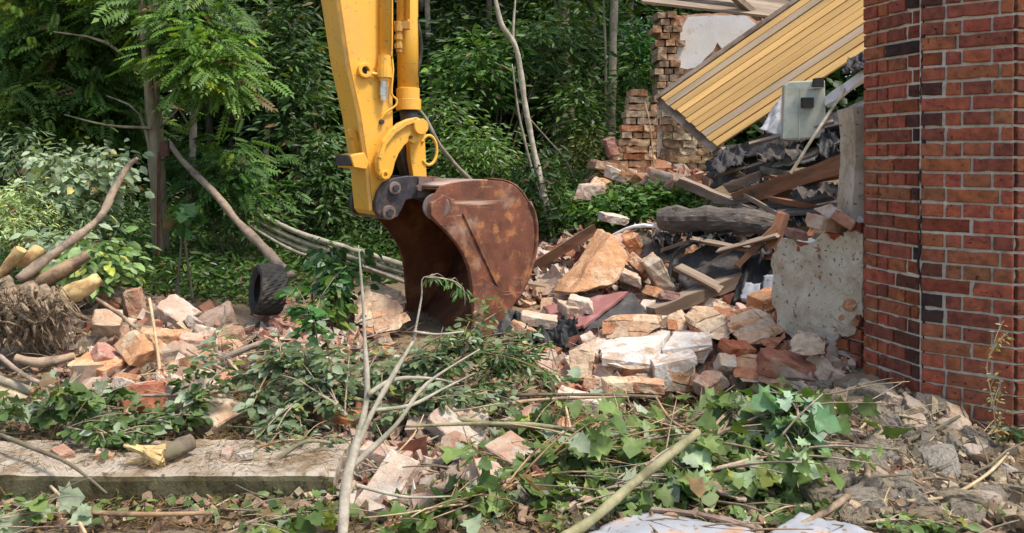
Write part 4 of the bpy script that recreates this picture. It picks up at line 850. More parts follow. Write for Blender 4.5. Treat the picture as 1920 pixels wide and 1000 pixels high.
def lump_mesh(seed, amp=.35):
    rr = random.Random(seed); bm = bmesh.new(); bmesh.ops.create_cube(bm, size=1)
    for k in range(7):
        n = Vector((rr.gauss(0,1), rr.gauss(0,1), rr.gauss(0,1))).normalized(); far = max(v.co.dot(n) for v in bm.verts)
        bmesh.ops.bisect_plane(bm, geom=bm.verts[:]+bm.edges[:]+bm.faces[:], plane_co=n*(far*rr.uniform(.55,.85)), plane_no=n, clear_outer=True)
        ee = [e for e in bm.edges if e.is_boundary]; bmesh.ops.holes_fill(bm, edges=ee)
    bmesh.ops.bevel(bm, geom=bm.edges[:], offset=.05, segments=1, affect='EDGES'); bmesh.ops.triangulate(bm, faces=bm.faces[:])
    for _ in range(3):
        es = [e for e in bm.edges if e.calc_length() > .16]
        if es: bmesh.ops.subdivide_edges(bm, edges=es, cuts=1)
        bmesh.ops.triangulate(bm, faces=[f for f in bm.faces if len(f.verts) > 3])
    bm.normal_update()
    for v in bm.verts: v.co += v.normal*(mnoise.fractal(v.co*3.2+Vector((seed*3,0,0)), .8, 2, 5)*.07)
    me = bpy.data.meshes.new('lump'); bm.to_mesh(me); bm.free(); return white_col(me)
VAR = {}
def variants(mat):
    if mat not in VAR:
        VAR[mat] = [brick_mesh(s+hash_(mat), brk=(s % 2)) for s in range(7)]; [me.materials.append(M_[mat]) for me in VAR[mat]]
    return VAR[mat]
def hash_(s): return sum(ord(c)*(i+3) for i, c in enumerate(s)) % 1000
LV = {}
def lumps(mat):
    if mat not in LV:
        LV[mat] = [lump_mesh(s+hash_(mat)) for s in range(7)]; [me.materials.append(M_[mat]) for me in LV[mat]]
    return LV[mat]
def put(me, name, loc, rot, scl, label, cat, group=None):
    o = bpy.data.objects.new(name, me); C.objects.link(o); o.location = loc; o.rotation_euler = rot; o.scale = scl if hasattr(scl,'__len__') else (scl,)*3; return tag(o, label, cat, group)
# individually placed bricks: px, py, Y(None=ground), kind, scale, rot(deg), label
HB = [
 (172,722,None,'brick',1.35,(8,4,-12),'orange brick lying on its side near the left edge, below the log pile'),
 (222,708,None,'brickred',1.2,(20,25,40),'red orange brick leaning on the pale brick below the log pile'),
 (257,604,None,'brick',1.25,(0,78,15),'orange brick standing on end beside the cut log'),
 (320,612,None,'brickpink',1.5,(12,24,-20),'long pinkish brick lying tilted right of the upright brick'),
 (378,668,None,'brick',1.1,(10,10,20),'small orange brick near the middle of the left rubble'),
 (283,700,None,'brickpink',1.5,(30,30,70),'salmon masonry brick lump in the centre of the left rubble'),
 (330,696,None,'brick',1.45,(10,40,20),'broken orange brick resting against the salmon lump'),
 (200,655,None,'brickpale',1.4,(10,50,120),'pale dusty brick chunk left of the salmon lump'),
 (385,798,None,'brickpale',1.5,(14,28,-28),'pale cream brick on the left, right above the concrete kerb'),
 (290,772,None,'brickred',1.2,(80,0,25),'dark red brick standing on edge above the kerb'),
 (182,580,None,'brick',1.7,(15,20,-25),'orange brick wedged under the yellow cut log'),
 (225,575,None,'brickpale',1.4,(0,30,40),'pale brick behind the upright orange brick'),
 (545,630,None,'brickred',1.2,(20,10,60),'dark red brick block in front of the tyre'),
 (572,640,None,'brick',1.15,(30,60,10),'orange brick leaning beside the dark red block in front of the tyre'),
 (560,600,None,'brickpink',1.1,(0,20,10),'pinkish brick half buried behind the dark red block'),
 (305,660,None,'brick',1.2,(5,5,10),'orange brick lying flat behind the salmon lump'),
 (400,650,None,'brickpale',1.0,(10,20,80),'pale brick fragment near the forked twig'),
 (868,816,None,'brickpale',1.2,(10,0,10),'pale brick in the middle foreground under green stems'),
 (850,842,None,'brickpink',1.3,(20,30,-30),'pinkish brick among broken pieces in the middle foreground'),
 (870,890,None,'brick',1.3,(10,50,60),'orange brick below the pinkish one in the middle foreground'),
 (955,888,None,'brickpink',1.5,(15,20,-28),'long pinkish brick tilted to the right in the middle foreground'),
 (722,890,None,'brick',1.1,(0,10,-10),'orange brick beside the pale sapling stem'),
 (728,950,None,'brickpale',1.35,(10,-35,55),'pale orange brick standing slanted at the foot of the sapling'),
 (640,808,None,'brick',1.15,(10,20,30),'orange brick half hidden by leaves behind the sapling'),
 (935,938,None,'brick',1.2,(10,20,20),'orange brick near the bottom edge in the middle'),
 (1085,778,None,'brickpink',1.2,(0,10,-15),'flat pinkish brick below the rubble front'),
 (1130,785,None,'brickpale',1.1,(10,0,20),'pale flat brick below the rubble front'),
 (838,778,None,'brickpale',1.2,(10,20,-20),'pale brick just under the leafy cut branch'),
 (1165,722,5.0,'brickpale',1.0,(0,0,8),'pale brick laid flat under the left of the white topped heap'),
 (1210,722,5.0,'brick',1.0,(0,4,-6),'orange brick laid flat beside the square block'),
 (1382,653,5.25,'brickred',1.0,(20,10,30),'pinkish red brick on top between the heap and the cracked mound'),
 (1340,712,5.1,'brick',1.15,(10,-25,30),'orange brick leaning right of the square block'),
 (1355,690,5.2,'brickpale',1.0,(10,40,100),'pale brick above the leaning orange one'),
 (1478,688,5.05,'brickred',1.6,(5,12,-8),'long red brick with a pale edge at the right end of the rubble'),
 (1540,690,4.95,'brickpale',1.3,(10,24,-20),'pale brick sliding towards the tower foot'),
 (1460,712,5.0,'brickpink',1.2,(10,10,20),'pink brick in front of the long red one'),
 (1500,715,5.0,'brickpale',1.0,(20,10,50),'pale fragment in front of the long red brick'),
 (1437,562,6.0,'brick',1.15,(10,-10,30),'ochre brick balanced beside the blue grey plaster'),
 (1190,468,7.0,'brick',1.3,(30,60,30),'orange brick chunk at the upper right of the ochre slab'),
 (1200,500,6.8,'brick',1.5,(40,20,70),'rusty orange brick right of the ochre slab'),
 (1235,520,6.6,'brickpale',1.6,(20,60,30),'pale orange brick standing right of the ochre slab'),
 (1225,548,6.4,'brick',1.3,(10,20,50),'orange brick at the foot of the standing pale one'),
 (1185,522,6.55,'brickpale',1.2,(10,20,-10),'cream brick against the right foot of the ochre slab'),
 (1255,560,6.3,'brickred',1.1,(10,20,80),'brown brick under the black felt edge'),
 (1550,420,4.95,'brick',1.1,(10,10,30),'orange brick on top of the wall stump, left one'),
 (1585,415,4.85,'brickred',1.0,(30,10,60),'red brick on top of the wall stump, nearest the tower'),
 (1565,405,5.0,'brickpink',1.1,(10,40,10),'pinkish brick topmost on the wall stump'),
 (1500,440,5.2,'brickred',.8,(10,10,0),'small red brick bit on the left end of the wall stump'),
 (1095,360,8.7,'brick',1.9,(4,0,14),'big orange brick block at the left end of the mound behind'),
 (1128,345,8.9,'brickpink',1.6,(10,10,60),'pinkish brick block second from the left on the mound behind'),
 (1160,330,9.0,'brickpale',1.5,(10,20,20),'pale brick at the foot of the brick pier'),
 (1188,335,8.8,'brick',1.4,(30,20,50),'orange brick right of the pier foot'),
 (1225,330,8.7,'brickpale',1.8,(10,14,-20),'pale dusty block on the mound below the dark wall'),
 (1150,410,7.9,'brickpale',1.2,(10,10,20),'pale stone on the leafy slope above the ochre slab'),
 (1130,312,9.1,'brick',1.4,(0,10,30),'orange brick stacked on the mound, left below the pier'),
 (1148,285,9.2,'brickred',1.5,(10,70,20),'dark red brick standing against the pier'),
 (1255,345,8.4,'brickred',1.3,(10,20,10),'red brick beside the fallen grey plank'),
 (1010,600,6.1,'brickpale',1.2,(10,10,0),'pale brick above the black tar paper lump'),
 (985,620,6.0,'brickpink',1.1,(20,20,50),'pinkish brick between bucket and tar paper'),
 (1060,580,6.25,'brickpale',1.2,(10,5,10),'cream brick row end on the maroon sheet'),
 (1095,572,6.25,'brickpale',1.1,(5,10,-10),'cream brick in the middle of the maroon sheet edge'),
 (1015,690,5.5,'brick',1.2,(10,40,-30),'orange brick sliding out below the black tar paper'),
 (1040,720,5.3,'brickpink',1.2,(10,20,40),'pinkish brick at the left foot of the rubble front'),
]
rb = random.Random(77)
for i, (px, py, Y, kind, s, rot, lab) in enumerate(HB):
    p = at(px, py) if Y is None else P(px, py, Y*(.975 if py > 560 else 1))
    s = s*.88; s *= 1.3 if px < 600 else 1.05; put(variants(kind)[(i*3+1) % 7 if s > 1.05 else (i*2) % 7], 'brick', p+Vector((0,0,.06*s)) if Y is None else p, tuple(R(a) for a in rot), (s, s*rb.uniform(.95,1.3), s*rb.uniform(.95,1.35)), lab, 'brick')
# scattered individual pieces
def inpoly(px, py, poly):
    c = np.zeros(len(px), bool); j = len(poly)-1
    for i in range(len(poly)):
        xi, yi = poly[i]; xj, yj = poly[j]
        c ^= ((yi > py) != (yj > py)) & (px < (xj-xi)*(py-yi)/(yj-yi+1e-9)+xi); j = i
    return c
def sample(poly, n, srng=rng):
    xs = [p[0] for p in poly]; ys = [p[1] for p in poly]; X = []; Y = []
    while len(X) < n:
        a = srng.uniform(min(xs), max(xs), n*3); b = srng.uniform(min(ys), max(ys), n*3); k = inpoly(a, b, poly); X += list(a[k]); Y += list(b[k])
    return at_many(X[:n], Y[:n])
PILE = [(1000,600),(1060,560),(1200,540),(1330,560),(1440,560),(1480,610),(1560,660),(1600,700),(1500,735),(1300,750),(1060,750),(1000,700),(980,640)]
LEFT = [(130,560),(250,560),(420,600),(450,650),(480,690),(400,760),(150,760),(110,700),(120,640)]
MIDB = [(480,590),(620,560),(760,580),(760,650),(700,690),(520,680),(450,640)]
FORE = [(560,780),(900,760),(1080,770),(1020,960),(760,1000),(640,980),(640,900)]
MOUND = [(1060,340),(1130,310),(1260,310),(1330,350),(1280,380),(1100,385)]
GAP = [(960,500),(1040,430),(1100,440),(1040,560),(980,580)]
SLOPE = [(1000,540),(1060,460),(1180,470),(1260,500),(1300,570),(1200,590),(1060,600)]
RIGHT = [(1500,740),(1700,750),(1880,850),(1920,900),(1920,1000),(1560,1000),(1500,900)]
LMK = [('the tyre',500,550),('the upright orange brick',257,600),('the thick yellow log',140,545),('the root mass',60,600),('the short log on the kerb',300,850),('the kerb',480,860),('the sapling stem',660,880),
 ('the bucket mouth',800,560),('the bucket lip',890,640),('the black tar paper lump',1020,620),('the ochre slab',1110,490),('the maroon sheet',1100,580),('the white topped heap',1230,650),('the square block',1268,700),('the cracked brick mound',1400,610),
 ('the wall stump foot',1520,640),('the tower foot',1680,740),('the thick cut stem',1200,900),('the brown sheet',1340,915),('the pale panel',1500,980),('the grey lining sheet',1250,980),('the steel scrap',1670,890),('the brick pier foot',1200,320),
 ('the fallen grey plank',1330,370),('the black felt',1330,500),('the salmon brick lump',283,700),('the forked twig',420,650),('the long green stems',1050,815),('the lower right corner',1890,970),('the lower left corner',30,970),('the climbing weed',1860,800),('the bent root',1600,920)]
def where(p):
    px = 960+p[0]*F/p[1]; py = HZ+(CH-p[2])*F/p[1]; k = min(LMK, key=lambda q: (q[1]-px)**2+(q[2]-py)**2*2)
    dx, dy = px-k[1], (py-k[2])*1.5
    if abs(dx) < 30 and abs(dy) < 25: s_ = 'close by'
    elif abs(dx) > abs(dy): s_ = 'right of' if dx > 0 else 'left of'
    else: s_ = 'in front of' if dy > 0 else 'behind'
    if abs(dx) > 110: s_ = 'well '+s_
    t_ = s_+' '+k[0]; k2 = sorted(LMK, key=lambda q: (q[1]-px)**2+(q[2]-py)**2*2)[1]
    return t_, t_.replace('well ','')+' towards '+k2[0]
USED = set()
def uniq(pre, p, post=''):
    for w_ in where(p):
        s_ = pre+w_
        if s_ not in USED and len(s_.split()) <= 16: USED.add(s_); return s_
    return pre+where(p)[0]
CN = dict(brick='orange', brickred='red brown', brickpink='pinkish', brickpale='pale', masonry='mortar crusted', clod='grey beige')
def scatter(poly, n, kinds, smin, smax, label, group0, lift=.02, lump=.3, name='brick_piece', cat='brick piece'):
    pts = sample(poly, n); r = random.Random(n+len(label)); group = 'mortar lumps by the tower' if name == 'mortar_lump' else 'broken brick pieces in the rubble'
    for p in pts:
        k = r.choice(kinds); s = r.uniform(smin, smax)*(1 if r.random() < .8 else 1.3); rot = (r.uniform(0,6.3) if r.random() < .4 else r.uniform(-.5,.5), r.uniform(-.6,.6), r.uniform(0,6.3))
        loc = Vector(p)+Vector((0,0,lift*s+r.uniform(0,.03)))
        isl = r.random() < lump; std = abs(rot[0]) > 1 and abs(rot[0]) < 5; lab = uniq(('tiny ' if s < .6 else 'small ' if s < .95 else 'larger ' if s < 1.2 else 'big ')+('tipped ' if std else 'flat ' if abs(rot[1]) < .2 else '')+CN[k]+(' lump ' if name == 'mortar_lump' else ' rounded brick piece ' if isl else ' brick piece '), loc)
        if isl: put(r.choice(lumps(k)), name, loc, rot, (s*.15*r.uniform(.8,1.3), s*.13, s*.10*r.uniform(.8,1.2)), lab, cat, group)
        else: put(r.choice(variants(k)), name, loc, rot, s*.8, lab, cat, group)
KB = ['brick','brickpink','brickpale','brickpale','brickpink','masonry']
scatter(PILE, 112, KB, .6, 1.6, 'small broken brick piece in the rubble heap before the wall stump', 'broken bricks in the right heap')
scatter(LEFT, 52, ['brick','brickpale','brickpale','clod','brick'], .6, 1.35, 'small broken brick piece in the left rubble below the log pile', 'broken bricks in the left rubble')
scatter(MIDB, 14, ['brick','brickred','brickpink','clod'], .5, 1.1, 'small broken brick piece between the tyre and the bucket', 'broken bricks near the tyre')
scatter(FORE, 34, ['brickpale','brickpale','brick','clod'], .4, .95, 'small broken brick piece in the leafy middle foreground', 'broken bricks in the foreground')
scatter(MOUND, 36, ['brick','brickpale','brickpink','brick'], .8, 1.9, 'loose brick on the mound beneath the brick pier', 'loose bricks on the mound')
scatter(SLOPE, 28, ['brick','brickpale','brickpink','brick'], .6, 1.4, 'small broken brick piece around the ochre slab', 'broken bricks by the slab')
scatter([(1240,440),(1420,395),(1450,440),(1300,500)], 12, ['brick','brickpale','clod'], .7, 1.3, '', '')
scatter(GAP, 18, ['brick','brickpale','clod','brickred'], .6, 1.3, '', 'broken bricks right of the bucket')
scatter(RIGHT, 230, ['clod','clod','clod','clod','clod','brickpale'], .22, .95, 'grey beige mortar lump on the soil below the brick tower', 'mortar lumps by the tower', lump=1, name='mortar_lump', cat='mortar lump')
for (x,y,k_,s_,lb) in [(190,852,'brickpink',.5,'small pinkish brick bit on top of the kerb left of the short log'),(120,860,'masonry',.55,'small pale bit on top of the kerb near the left edge'),(470,872,'brickpale',.5,'small pale brick bit on top of the kerb right of the short log'),(425,862,'brick',.42,'small orange bit on top of the kerb beside the short log')]:
    put(variants(k_)[3], 'brick_piece', P(x,y,3.8)*1+Vector((0,0,.10-P(x,y,3.8).z)), (.1,.2,x*.1), s_, lb, 'brick piece')
# tiny crumbs: stuff
def crumbs(name, specs, pw=3.2, s0=.006):
    tv = np.array([(x,y,z) for x in (-1,1) for y in (-1,1) for z in (-1,1)], float)*.5; tf = np.array([(0,1,3,2),(4,6,7,5),(0,4,5,1),(2,3,7,6),(0,2,6,4),(1,5,7,3)])
    V = []; Fq = []; Cq = []; b = 0
    for poly, n, smax, pal in specs:
        pts = sample(poly, n); s = rng.random((n,1,1))**pw*smax*1.3+s0
        A = rng.normal(size=(n,3,3)); q, _ = np.linalg.qr(A); v = (tv[None]*rng.uniform(.5,1.2,(n,1,3))+rng.normal(size=(n,8,3))*.23)*s
        v = np.einsum('nij,nkj->nki', q, v)+pts[:,None]+np.array([0,0,1])*(s*.3)+np.array([0,0,1])*rng.uniform(-.02,.05,(n,1,1))
        pal = np.array(pal); c = pal[rng.integers(0,len(pal),n)]*rng.uniform(.75,1.2,(n,1))
        V.append(v.reshape(-1,3)); Fq.append((tf[None]+(np.arange(n)*8)[:,None,None]+b).reshape(-1,4)); Cq.append(np.repeat(c,6,0)); b += n*8
    o = npmesh(name, np.concatenate(V), np.concatenate(Fq), np.concatenate(Cq), M_['rubblestuff']); recenter(o); o['kind'] = 'stuff'
    return o
pk = [(.42,.25,.18),(.44,.31,.24),(.38,.18,.11),(.33,.25,.2),(.48,.39,.32),(.28,.12,.08),(.25,.18,.13)]
gr_ = [(.32,.26,.17),(.25,.19,.12),(.17,.125,.08),(.38,.31,.21),(.28,.18,.12),(.14,.10,.07)]
br_ = [(.16,.11,.07),(.24,.17,.11),(.30,.2,.14),(.42,.26,.18)]
ALLF = [(-60,700),(500,690),(1000,720),(1500,760),(1920,850),(1980,1010),(-60,1010)]
o = crumbs('small_rubble', [(PILE,420,.07,pk),(LEFT,300,.06,pk),(MIDB,140,.05,pk),(FORE,160,.045,pk),(MOUND,200,.11,pk),(SLOPE,200,.08,pk),(GAP,90,.08,pk),(RIGHT,60,.03,gr_)], 1.2, .03)
tag(o, 'small broken rubble between the larger brick pieces', 'rubble')
o = crumbs('rubble_crumbs', [(PILE,5200,.055,pk),(LEFT,3600,.05,pk+gr_),(MIDB,1600,.05,pk+br_),(FORE,2600,.04,pk+br_),(SLOPE,1800,.07,pk),(GAP,900,.06,pk+br_),([(1180,430),(1420,395),(1460,440),(1300,480)],700,.06,pk+br_),(MOUND,1400,.09,pk),(RIGHT,12000,.022,gr_+gr_+[(.42,.33,.24)]),(ALLF,9000,.028,br_+gr_)])
tag(o, 'crumbled brick and mortar crumbs strewn over the soil', 'crumbs')

# ------------------------------------------------------------------ concrete kerb, logs, tyre, roots
m = MB(); NX = 120; rr = random.Random(4)
kf = [(-120,886,935),(620,900,950)]
def kerb_pt(u, v):     # u along 0..1, v section 0..3
    fx = -905+u*1530; Yf = 3.59+.03*u; top_z = CH-(890-HZ)*Yf/F-.006*u+.012*mnoise.noise(Vector((u*9,0,0)))
    sec = [(Yf, top_z-.26), (Yf, top_z-.025), (Yf+.006, top_z-.006), (Yf+.02, top_z), (Yf+.2, top_z+.012), (Yf+.42, top_z+.01), (Yf+.46, top_z-.02), (Yf+.46, top_z-.2)]
    y, z = sec[v]; return Vector(((fx-960)*Yf/F, y, z))
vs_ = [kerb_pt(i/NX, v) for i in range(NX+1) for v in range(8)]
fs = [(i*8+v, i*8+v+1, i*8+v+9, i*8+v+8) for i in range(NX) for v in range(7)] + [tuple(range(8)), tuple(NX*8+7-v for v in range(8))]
m.add(vs_, fs); m.c = [((.30,.32,.22) if (len(f) == 4 and (k % 7) < 2 and k < NX*7) else (1,1,1)) for k, f in enumerate(m.f)]; kerb = m.build('concrete_kerb', M_['concrete']); recenter(kerb); noisy(kerb, .012, 9, 2, 3)  # front face dark olive: moss, plus its shade painted into the colour
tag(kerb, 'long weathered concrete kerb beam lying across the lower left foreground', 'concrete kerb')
mo = M_['concrete']
rngk = np.random.default_rng(5)
def log(pts, rads, label, bark='bark', cat='log', n=16, jit=.07, cuts=(1,1), group=None, name='cut_log', cutmat='cutwood', bump=.008):
    pts = [Vector(p) for p in pts]; rads = [r_*.82 for r_ in rads]
    base = (pts[0]+pts[-1])/2
    root = empty(name, base, label, cat, group)
    m = MB(); m.tube(pts, rads, n=n, cap=False, jit=jit, smooth=5); o = m.build('bark', M_[bark], root, True)
    for flag, p, q, r_ in ((cuts[0], pts[0], pts[1], rads[0] if hasattr(rads,'__len__') else rads), (cuts[1], pts[-1], pts[-2], rads[-1] if hasattr(rads,'__len__') else rads)):
        d = (p-q).normalized(); m = MB(); c = p; u = d.orthogonal().normalized(); v = d.cross(u); vs_ = [c+d*.012*random.uniform(-1,1)+d*.004]
        for k in range(n): a = 2*math.pi*k/n; vs_.append(c+(u*math.cos(a)+v*math.sin(a))*r_*random.uniform(.94,1.03)-d*.002)
        m.add(vs_, [(0,k+1,(k+1)%n+1) for k in range(n)]); m.build('cut_end', M_[cutmat if flag else bark], root)
    return root
log([P(300,855,3.72),P(330,842,3.78),P(360,828,3.84)], [.052,.058,.05], 'short cut log lying on the concrete kerb with a splintered pale end', 'bark')
# splintered end of that log
sp = bpy.data.objects[[o.name for o in bpy.data.objects if o.name.startswith('cut_log')][-1]]
m = MB(); rr = random.Random(2)
a = P(298,856,3.72); 
for k in range(26):
    th_ = rr.uniform(0,6.28); r_ = rr.uniform(0,.042); off = Vector((0, math.cos(th_)*r_, math.sin(th_)*r_))
    e = P(298-rr.uniform(6,34)-(40 if k % 7 == 0 else 0),853+rr.uniform(-20,16),3.70); m.tube([a+off+Vector((.03,0,0)), (a+off+e)/2+off*.3, e+off*.5], [.022,.018,.006], n=6, smooth=1, jit=.3)
m.build('splinters', M_['cutwood'], sp)
log([P(0,515,5.6),P(22,490,5.6),P(40,467,5.6)], [.045,.05,.045], 'bright yellow cut stem standing at the far left edge above the root mass', 'cutwood')
log([P(36,497,5.7),P(58,482,5.7),P(74,468,5.75)], [.045,.055,.055], 'stubby yellow cut log with pale end, second from the left edge', 'cutwood')
log([P(62,535,5.6),P(110,510,5.6),P(165,478,5.7)], [.05,.055,.045], 'dark barked log between the yellow stubs and the big yellow log', 'barktan')
log([P(95,565,5.45),P(140,548,5.45),P(186,523,5.55)], [.065,.07,.06], 'thick log with yellow peeled bark lying above the left bricks', 'cutwood', jit=.12)
log([P(20,545,5.7),P(80,530,5.7),P(150,495,5.8)], [.04,.045,.04], 'brown log half hidden behind the dark barked log', 'bark')
log([P(-30,700,4.6),P(60,735,4.55)], [.03,.03], 'grey pole end at the left edge, upper of the bundle', 'barkpale', n=10); log([P(-30,722,4.55),P(50,752,4.5)], [.032,.03], 'grey pole end at the left edge, middle of the bundle', 'barkpale', n=10)
log([P(-30,738,4.5),P(50,768,4.45)], [.03,.028], 'grey pole end at the left edge, lowest of the bundle', 'barktan', n=10)
log([P(30,672,5.0),P(80,680,5.0),P(140,668,5.05)], [.035,.04,.03], 'pale brown stick lying below the root mass', 'barktan', n=10)
# curved branch, leaning trunk etc.
def stick(pts, rads, mat, label, cat='branch', name='bare_branch', n=9, sm=5, jit=.06, subs=(), group=None):
    m = MB(); m.tube(pts, rads, n=n, jit=jit, smooth=sm)
    for sp_, sr in subs: m.tube(sp_, sr, n=max(5,n-2), jit=jit, smooth=sm)
    o = m.build(name, M_[mat], None, True); recenter(o); return tag(o, label, cat, group)
stick(Q((35,525,5.5),(95,480,5.6),(150,440,5.7),(190,405,5.8),(212,360,5.9),(238,315,6.0),(258,297,6.0)), [.034,.032,.03,.028,.026,.022,.014], 'barktan', 'curved brown broken branch rising from the log pile on the left')
stick(Q((318,268,8.4),(345,305,8.2),(400,360,8.0),(445,415,7.8),(490,460,7.6),(525,500,7.4),(548,520,7.3)), [.026,.030,.035,.039,.043,.047,.040], 'barktan', 'pale fallen trunk leaning down to the tyre', 'trunk', 'fallen_tree', 12)
for i,(dy,lab) in enumerate([(0,'topmost of the three'),(14,'middle one of the three'),(27,'lowest of the three')]):
    stick(Q((395,345+dy*.5,9.0),(470,392+dy,8.8),(560,437+dy,8.5),(660,468+dy,8.2),(765,500+dy,8.0)), [.022,.026,.028,.03,.03], 'barkpale', 'long thin fallen pole left of the bucket, '+lab, 'pole', 'fallen_pole', 8)
stick(Q((470,425,8.6),(560,475,8.3),(650,490,8.1),(760,530,7.9)), [.016,.018,.018,.016], 'barkpale', 'thin pale pole below the three long poles', 'pole', 'fallen_pole', 7)
# tyre
ty = empty('old_tyre', at(498,582), 'old black tyre standing in the grass left of the bucket', 'tyre')
def lathe(prof, n, M, name, mat, par, tread=False):
    m = MB(); k = len(prof); vs_ = []
    for i in range(n):
        a = 2*math.pi*i/n
        for j,(r_, y) in enumerate(prof):
            rr_2 = r_-(.010 if tread and 4 <= j <= k-5 and ((i//2+j) % 2) else 0); vs_.append(M @ Vector((r_*0+rr_2*math.cos(a), y, rr_2*math.sin(a))))
    fs = [(i*k+j, ((i+1)%n)*k+j, ((i+1)%n)*k+(j+1)%k, i*k+(j+1)%k) for i in range(n) for j in range(k)]
    m.add(vs_, fs); return m.build(name, mat, par)
tcn = P(500,542,6.95); TM = Matrix.Translation(tcn) @ Matrix.Rotation(R(-58),4,'Z') @ Matrix.Rotation(R(-7),4,'X') @ Matrix.Rotation(R(0),4,'Y')
RT = .20
lathe([(.115,-.075),(.135,-.095),(.165,-.105),(.188,-.098),(.197,-.085),(RT,-.06),(RT,-.03),(RT,0),(RT,.03),(RT,.06),(.197,.085),(.188,.098),(.165,.105),(.135,.095),(.115,.075),(.125,.07),(.16,.085),(.178,.06),(.182,0),(.178,-.06),(.16,-.085),(.125,-.07)], 72, TM, 'tread', M_['rubber'], ty, True)
ty.location = (tcn.x, tcn.y, tcn.z-RT)
for ch in ty.children: ch.location = Vector(ch.location)+(Vector(ch.location)*0)
# root mass
rt = empty('root_mass', at(60,655), 'muddy tangled root mass at the left edge under the logs', 'root mass')
m = MB(); rr = random.Random(9)
for k in range(330):
    x = rr.uniform(-25,125); y0 = rr.uniform(535,620); L = rr.uniform(25,85); a_ = rr.gauss(1.57,.75); Y0 = 5.32+rr.uniform(-.16,.12); q_ = [(x,y0)]
    for j in range(4): a_ += rr.uniform(-.55,.55); x += math.cos(a_)*L/4; y0 += math.sin(a_)*L/4; q_.append((x,y0))
    r0_ = rr.choice([.003,.004,.005,.006,.012]); m.tube([P(*q,Y0+rr.uniform(-.05,.05)) for q in q_], [r0_,r0_,r0_*.8,r0_*.6,r0_*.3], n=5, jit=.2, smooth=3)
for (x,y) in [(30,560),(75,570),(10,575),(100,575)]: m.tube([P(x-20,y-30,5.5),P(x,y,5.3),P(x+14,y+40,5.25),P(x+4,y+80,5.3)], [.05,.035,.025,.012], n=8, jit=.2)
m.build('fine_roots', M_['root'], rt)
m = MB(); m.prism(Q((-20,640,5.55),(-20,565,5.55),(20,550,5.55),(75,555,5.55),(95,600,5.55),(90,645,5.55)), (0,.25,0)); o = m.build('soil_core', M_['root'], rt); noisy(o, .06, 6, 3, 2)
# rusty post
rp = empty('rusty_post', at(297,470), 'thin rusty iron post with a small dark plate beside the leaning trunk', 'post')
m = MB(); m.tube([P(297,480,8.0), P(298,285,8.0)], .016, n=8, smooth=1); m.build('pole', M_['postrust'], rp); m = MB(); m.prism(Q((300,294,7.98),(300,267,7.98),(314,265,7.98),(314,293,7.98)), (0,.05,0)); m.build('plate', M_['postrust'], rp)
# sheets at the very bottom
sheet('metal_sheet', Q((1085,1015,3.0),(1420,1010,2.95),(1400,985,3.15),(1175,955,3.3)), M_['greysheet'], 'grey lining sheet with a brown edge at the bottom centre', 'metal sheet', .018, .01, seed=31, jag=.1)
m = MB(); m.tube(Q((1175,953,3.3),(1250,957,3.27),(1330,968,3.2),(1415,990,3.08)), [.006,.010,.010,.012], n=6, jit=.3); o = m.build('torn_edge', M_['brownsheet']); recenter(o); tag(o, 'torn brown paper roll along the grey lining sheet edge', 'paper edge')
sheet('metal_sheet', Q((1420,1012,2.95),(1680,1015,2.9),(1590,985,3.1),(1500,960,3.2)), M_['greysheet'], 'pale panel sheet peaking at the bottom edge right of the grey one', 'metal sheet', .02, .01, seed=32, jag=.1)
sheet('brown_sheet', Q((1278,893,3.55),(1390,940,3.35),(1405,925,3.42),(1365,905,3.5)), M_['brownsheet'], 'reddish brown torn sheet piece lying among the maple leaves', 'sheet', .02, .008, 20, 10, 33, jag=.3)
stick(Q((1390,880,3.6),(1398,925,3.5),(1412,965,3.35),(1425,1010,3.15)), [.022,.026,.024,.022], 'root', 'dark brown root running down beside the brown sheet', n=9, jit=.12)
sheet('rusty_sheet', Q((1510,720,4.9),(1650,728,4.7),(1660,712,4.85),(1520,706,5.1)), M_['tarbrown'], 'dark flat weathered plank piece at the tower foot', 'plank', .02, .02, 20, 8, 35, jag=.2)
hull_obj('steel_scrap', Q((1645,895,3.6),(1690,872,3.65),(1692,884,3.62),(1650,910,3.58),(1660,890,3.7),(1690,876,3.7)), M_['rustin'], 'small dark red steel scrap on the soil below the tower', 'scrap', amp=.002, seed=4, cuts=1)
# ------------------------------------------------------------------ twigs and stems
SG = 'twigs'
stick(Q((642,1010,3.0),(650,900,3.15),(672,820,3.25),(688,740,3.35),(684,640,3.4),(680,560,3.42),(672,460,3.45)), [.020,.019,.016,.012,.008,.006,.003], 'barkpale', 'pale grey forked sapling stem standing in the foreground', 'sapling', 'sapling_stem', 10, subs=[
 (Q((664,845,3.22),(700,770,3.3),(745,690,3.4),(775,640,3.5),(780,625,3.5)), [.014,.011,.009,.006,.003]),
 (Q((655,880,3.2),(740,800,3.3),(800,720,3.4),(900,655,3.5)), [.013,.011,.008,.003]),
 (Q((700,770,3.3),(770,760,3.35),(830,730,3.45),(890,700,3.5)), [.009,.008,.006,.003]),
 (Q((690,740,3.33),(740,712,3.4),(810,710,3.45),(860,720,3.5)), [.011,.009,.006,.003]),
 (Q((775,640,3.5),(790,560,3.55),(795,520,3.55),(840,525,3.6)), [.006,.004,.003,.002]),
 (Q((775,622,3.5),(820,627,3.52),(870,622,3.55)), [.006,.005,.003]),
 (Q((668,910,3.15),(760,932,3.2),(860,930,3.25)), [.008,.006,.003])])
stick(Q((1055,1010,2.95),(1110,975,3.1),(1190,905,3.3),(1310,810,3.5)), [.021,.020,.019,.018], 'stemgreen', 'thick green grey cut stem pointing to the upper right in the right foreground', n=12)
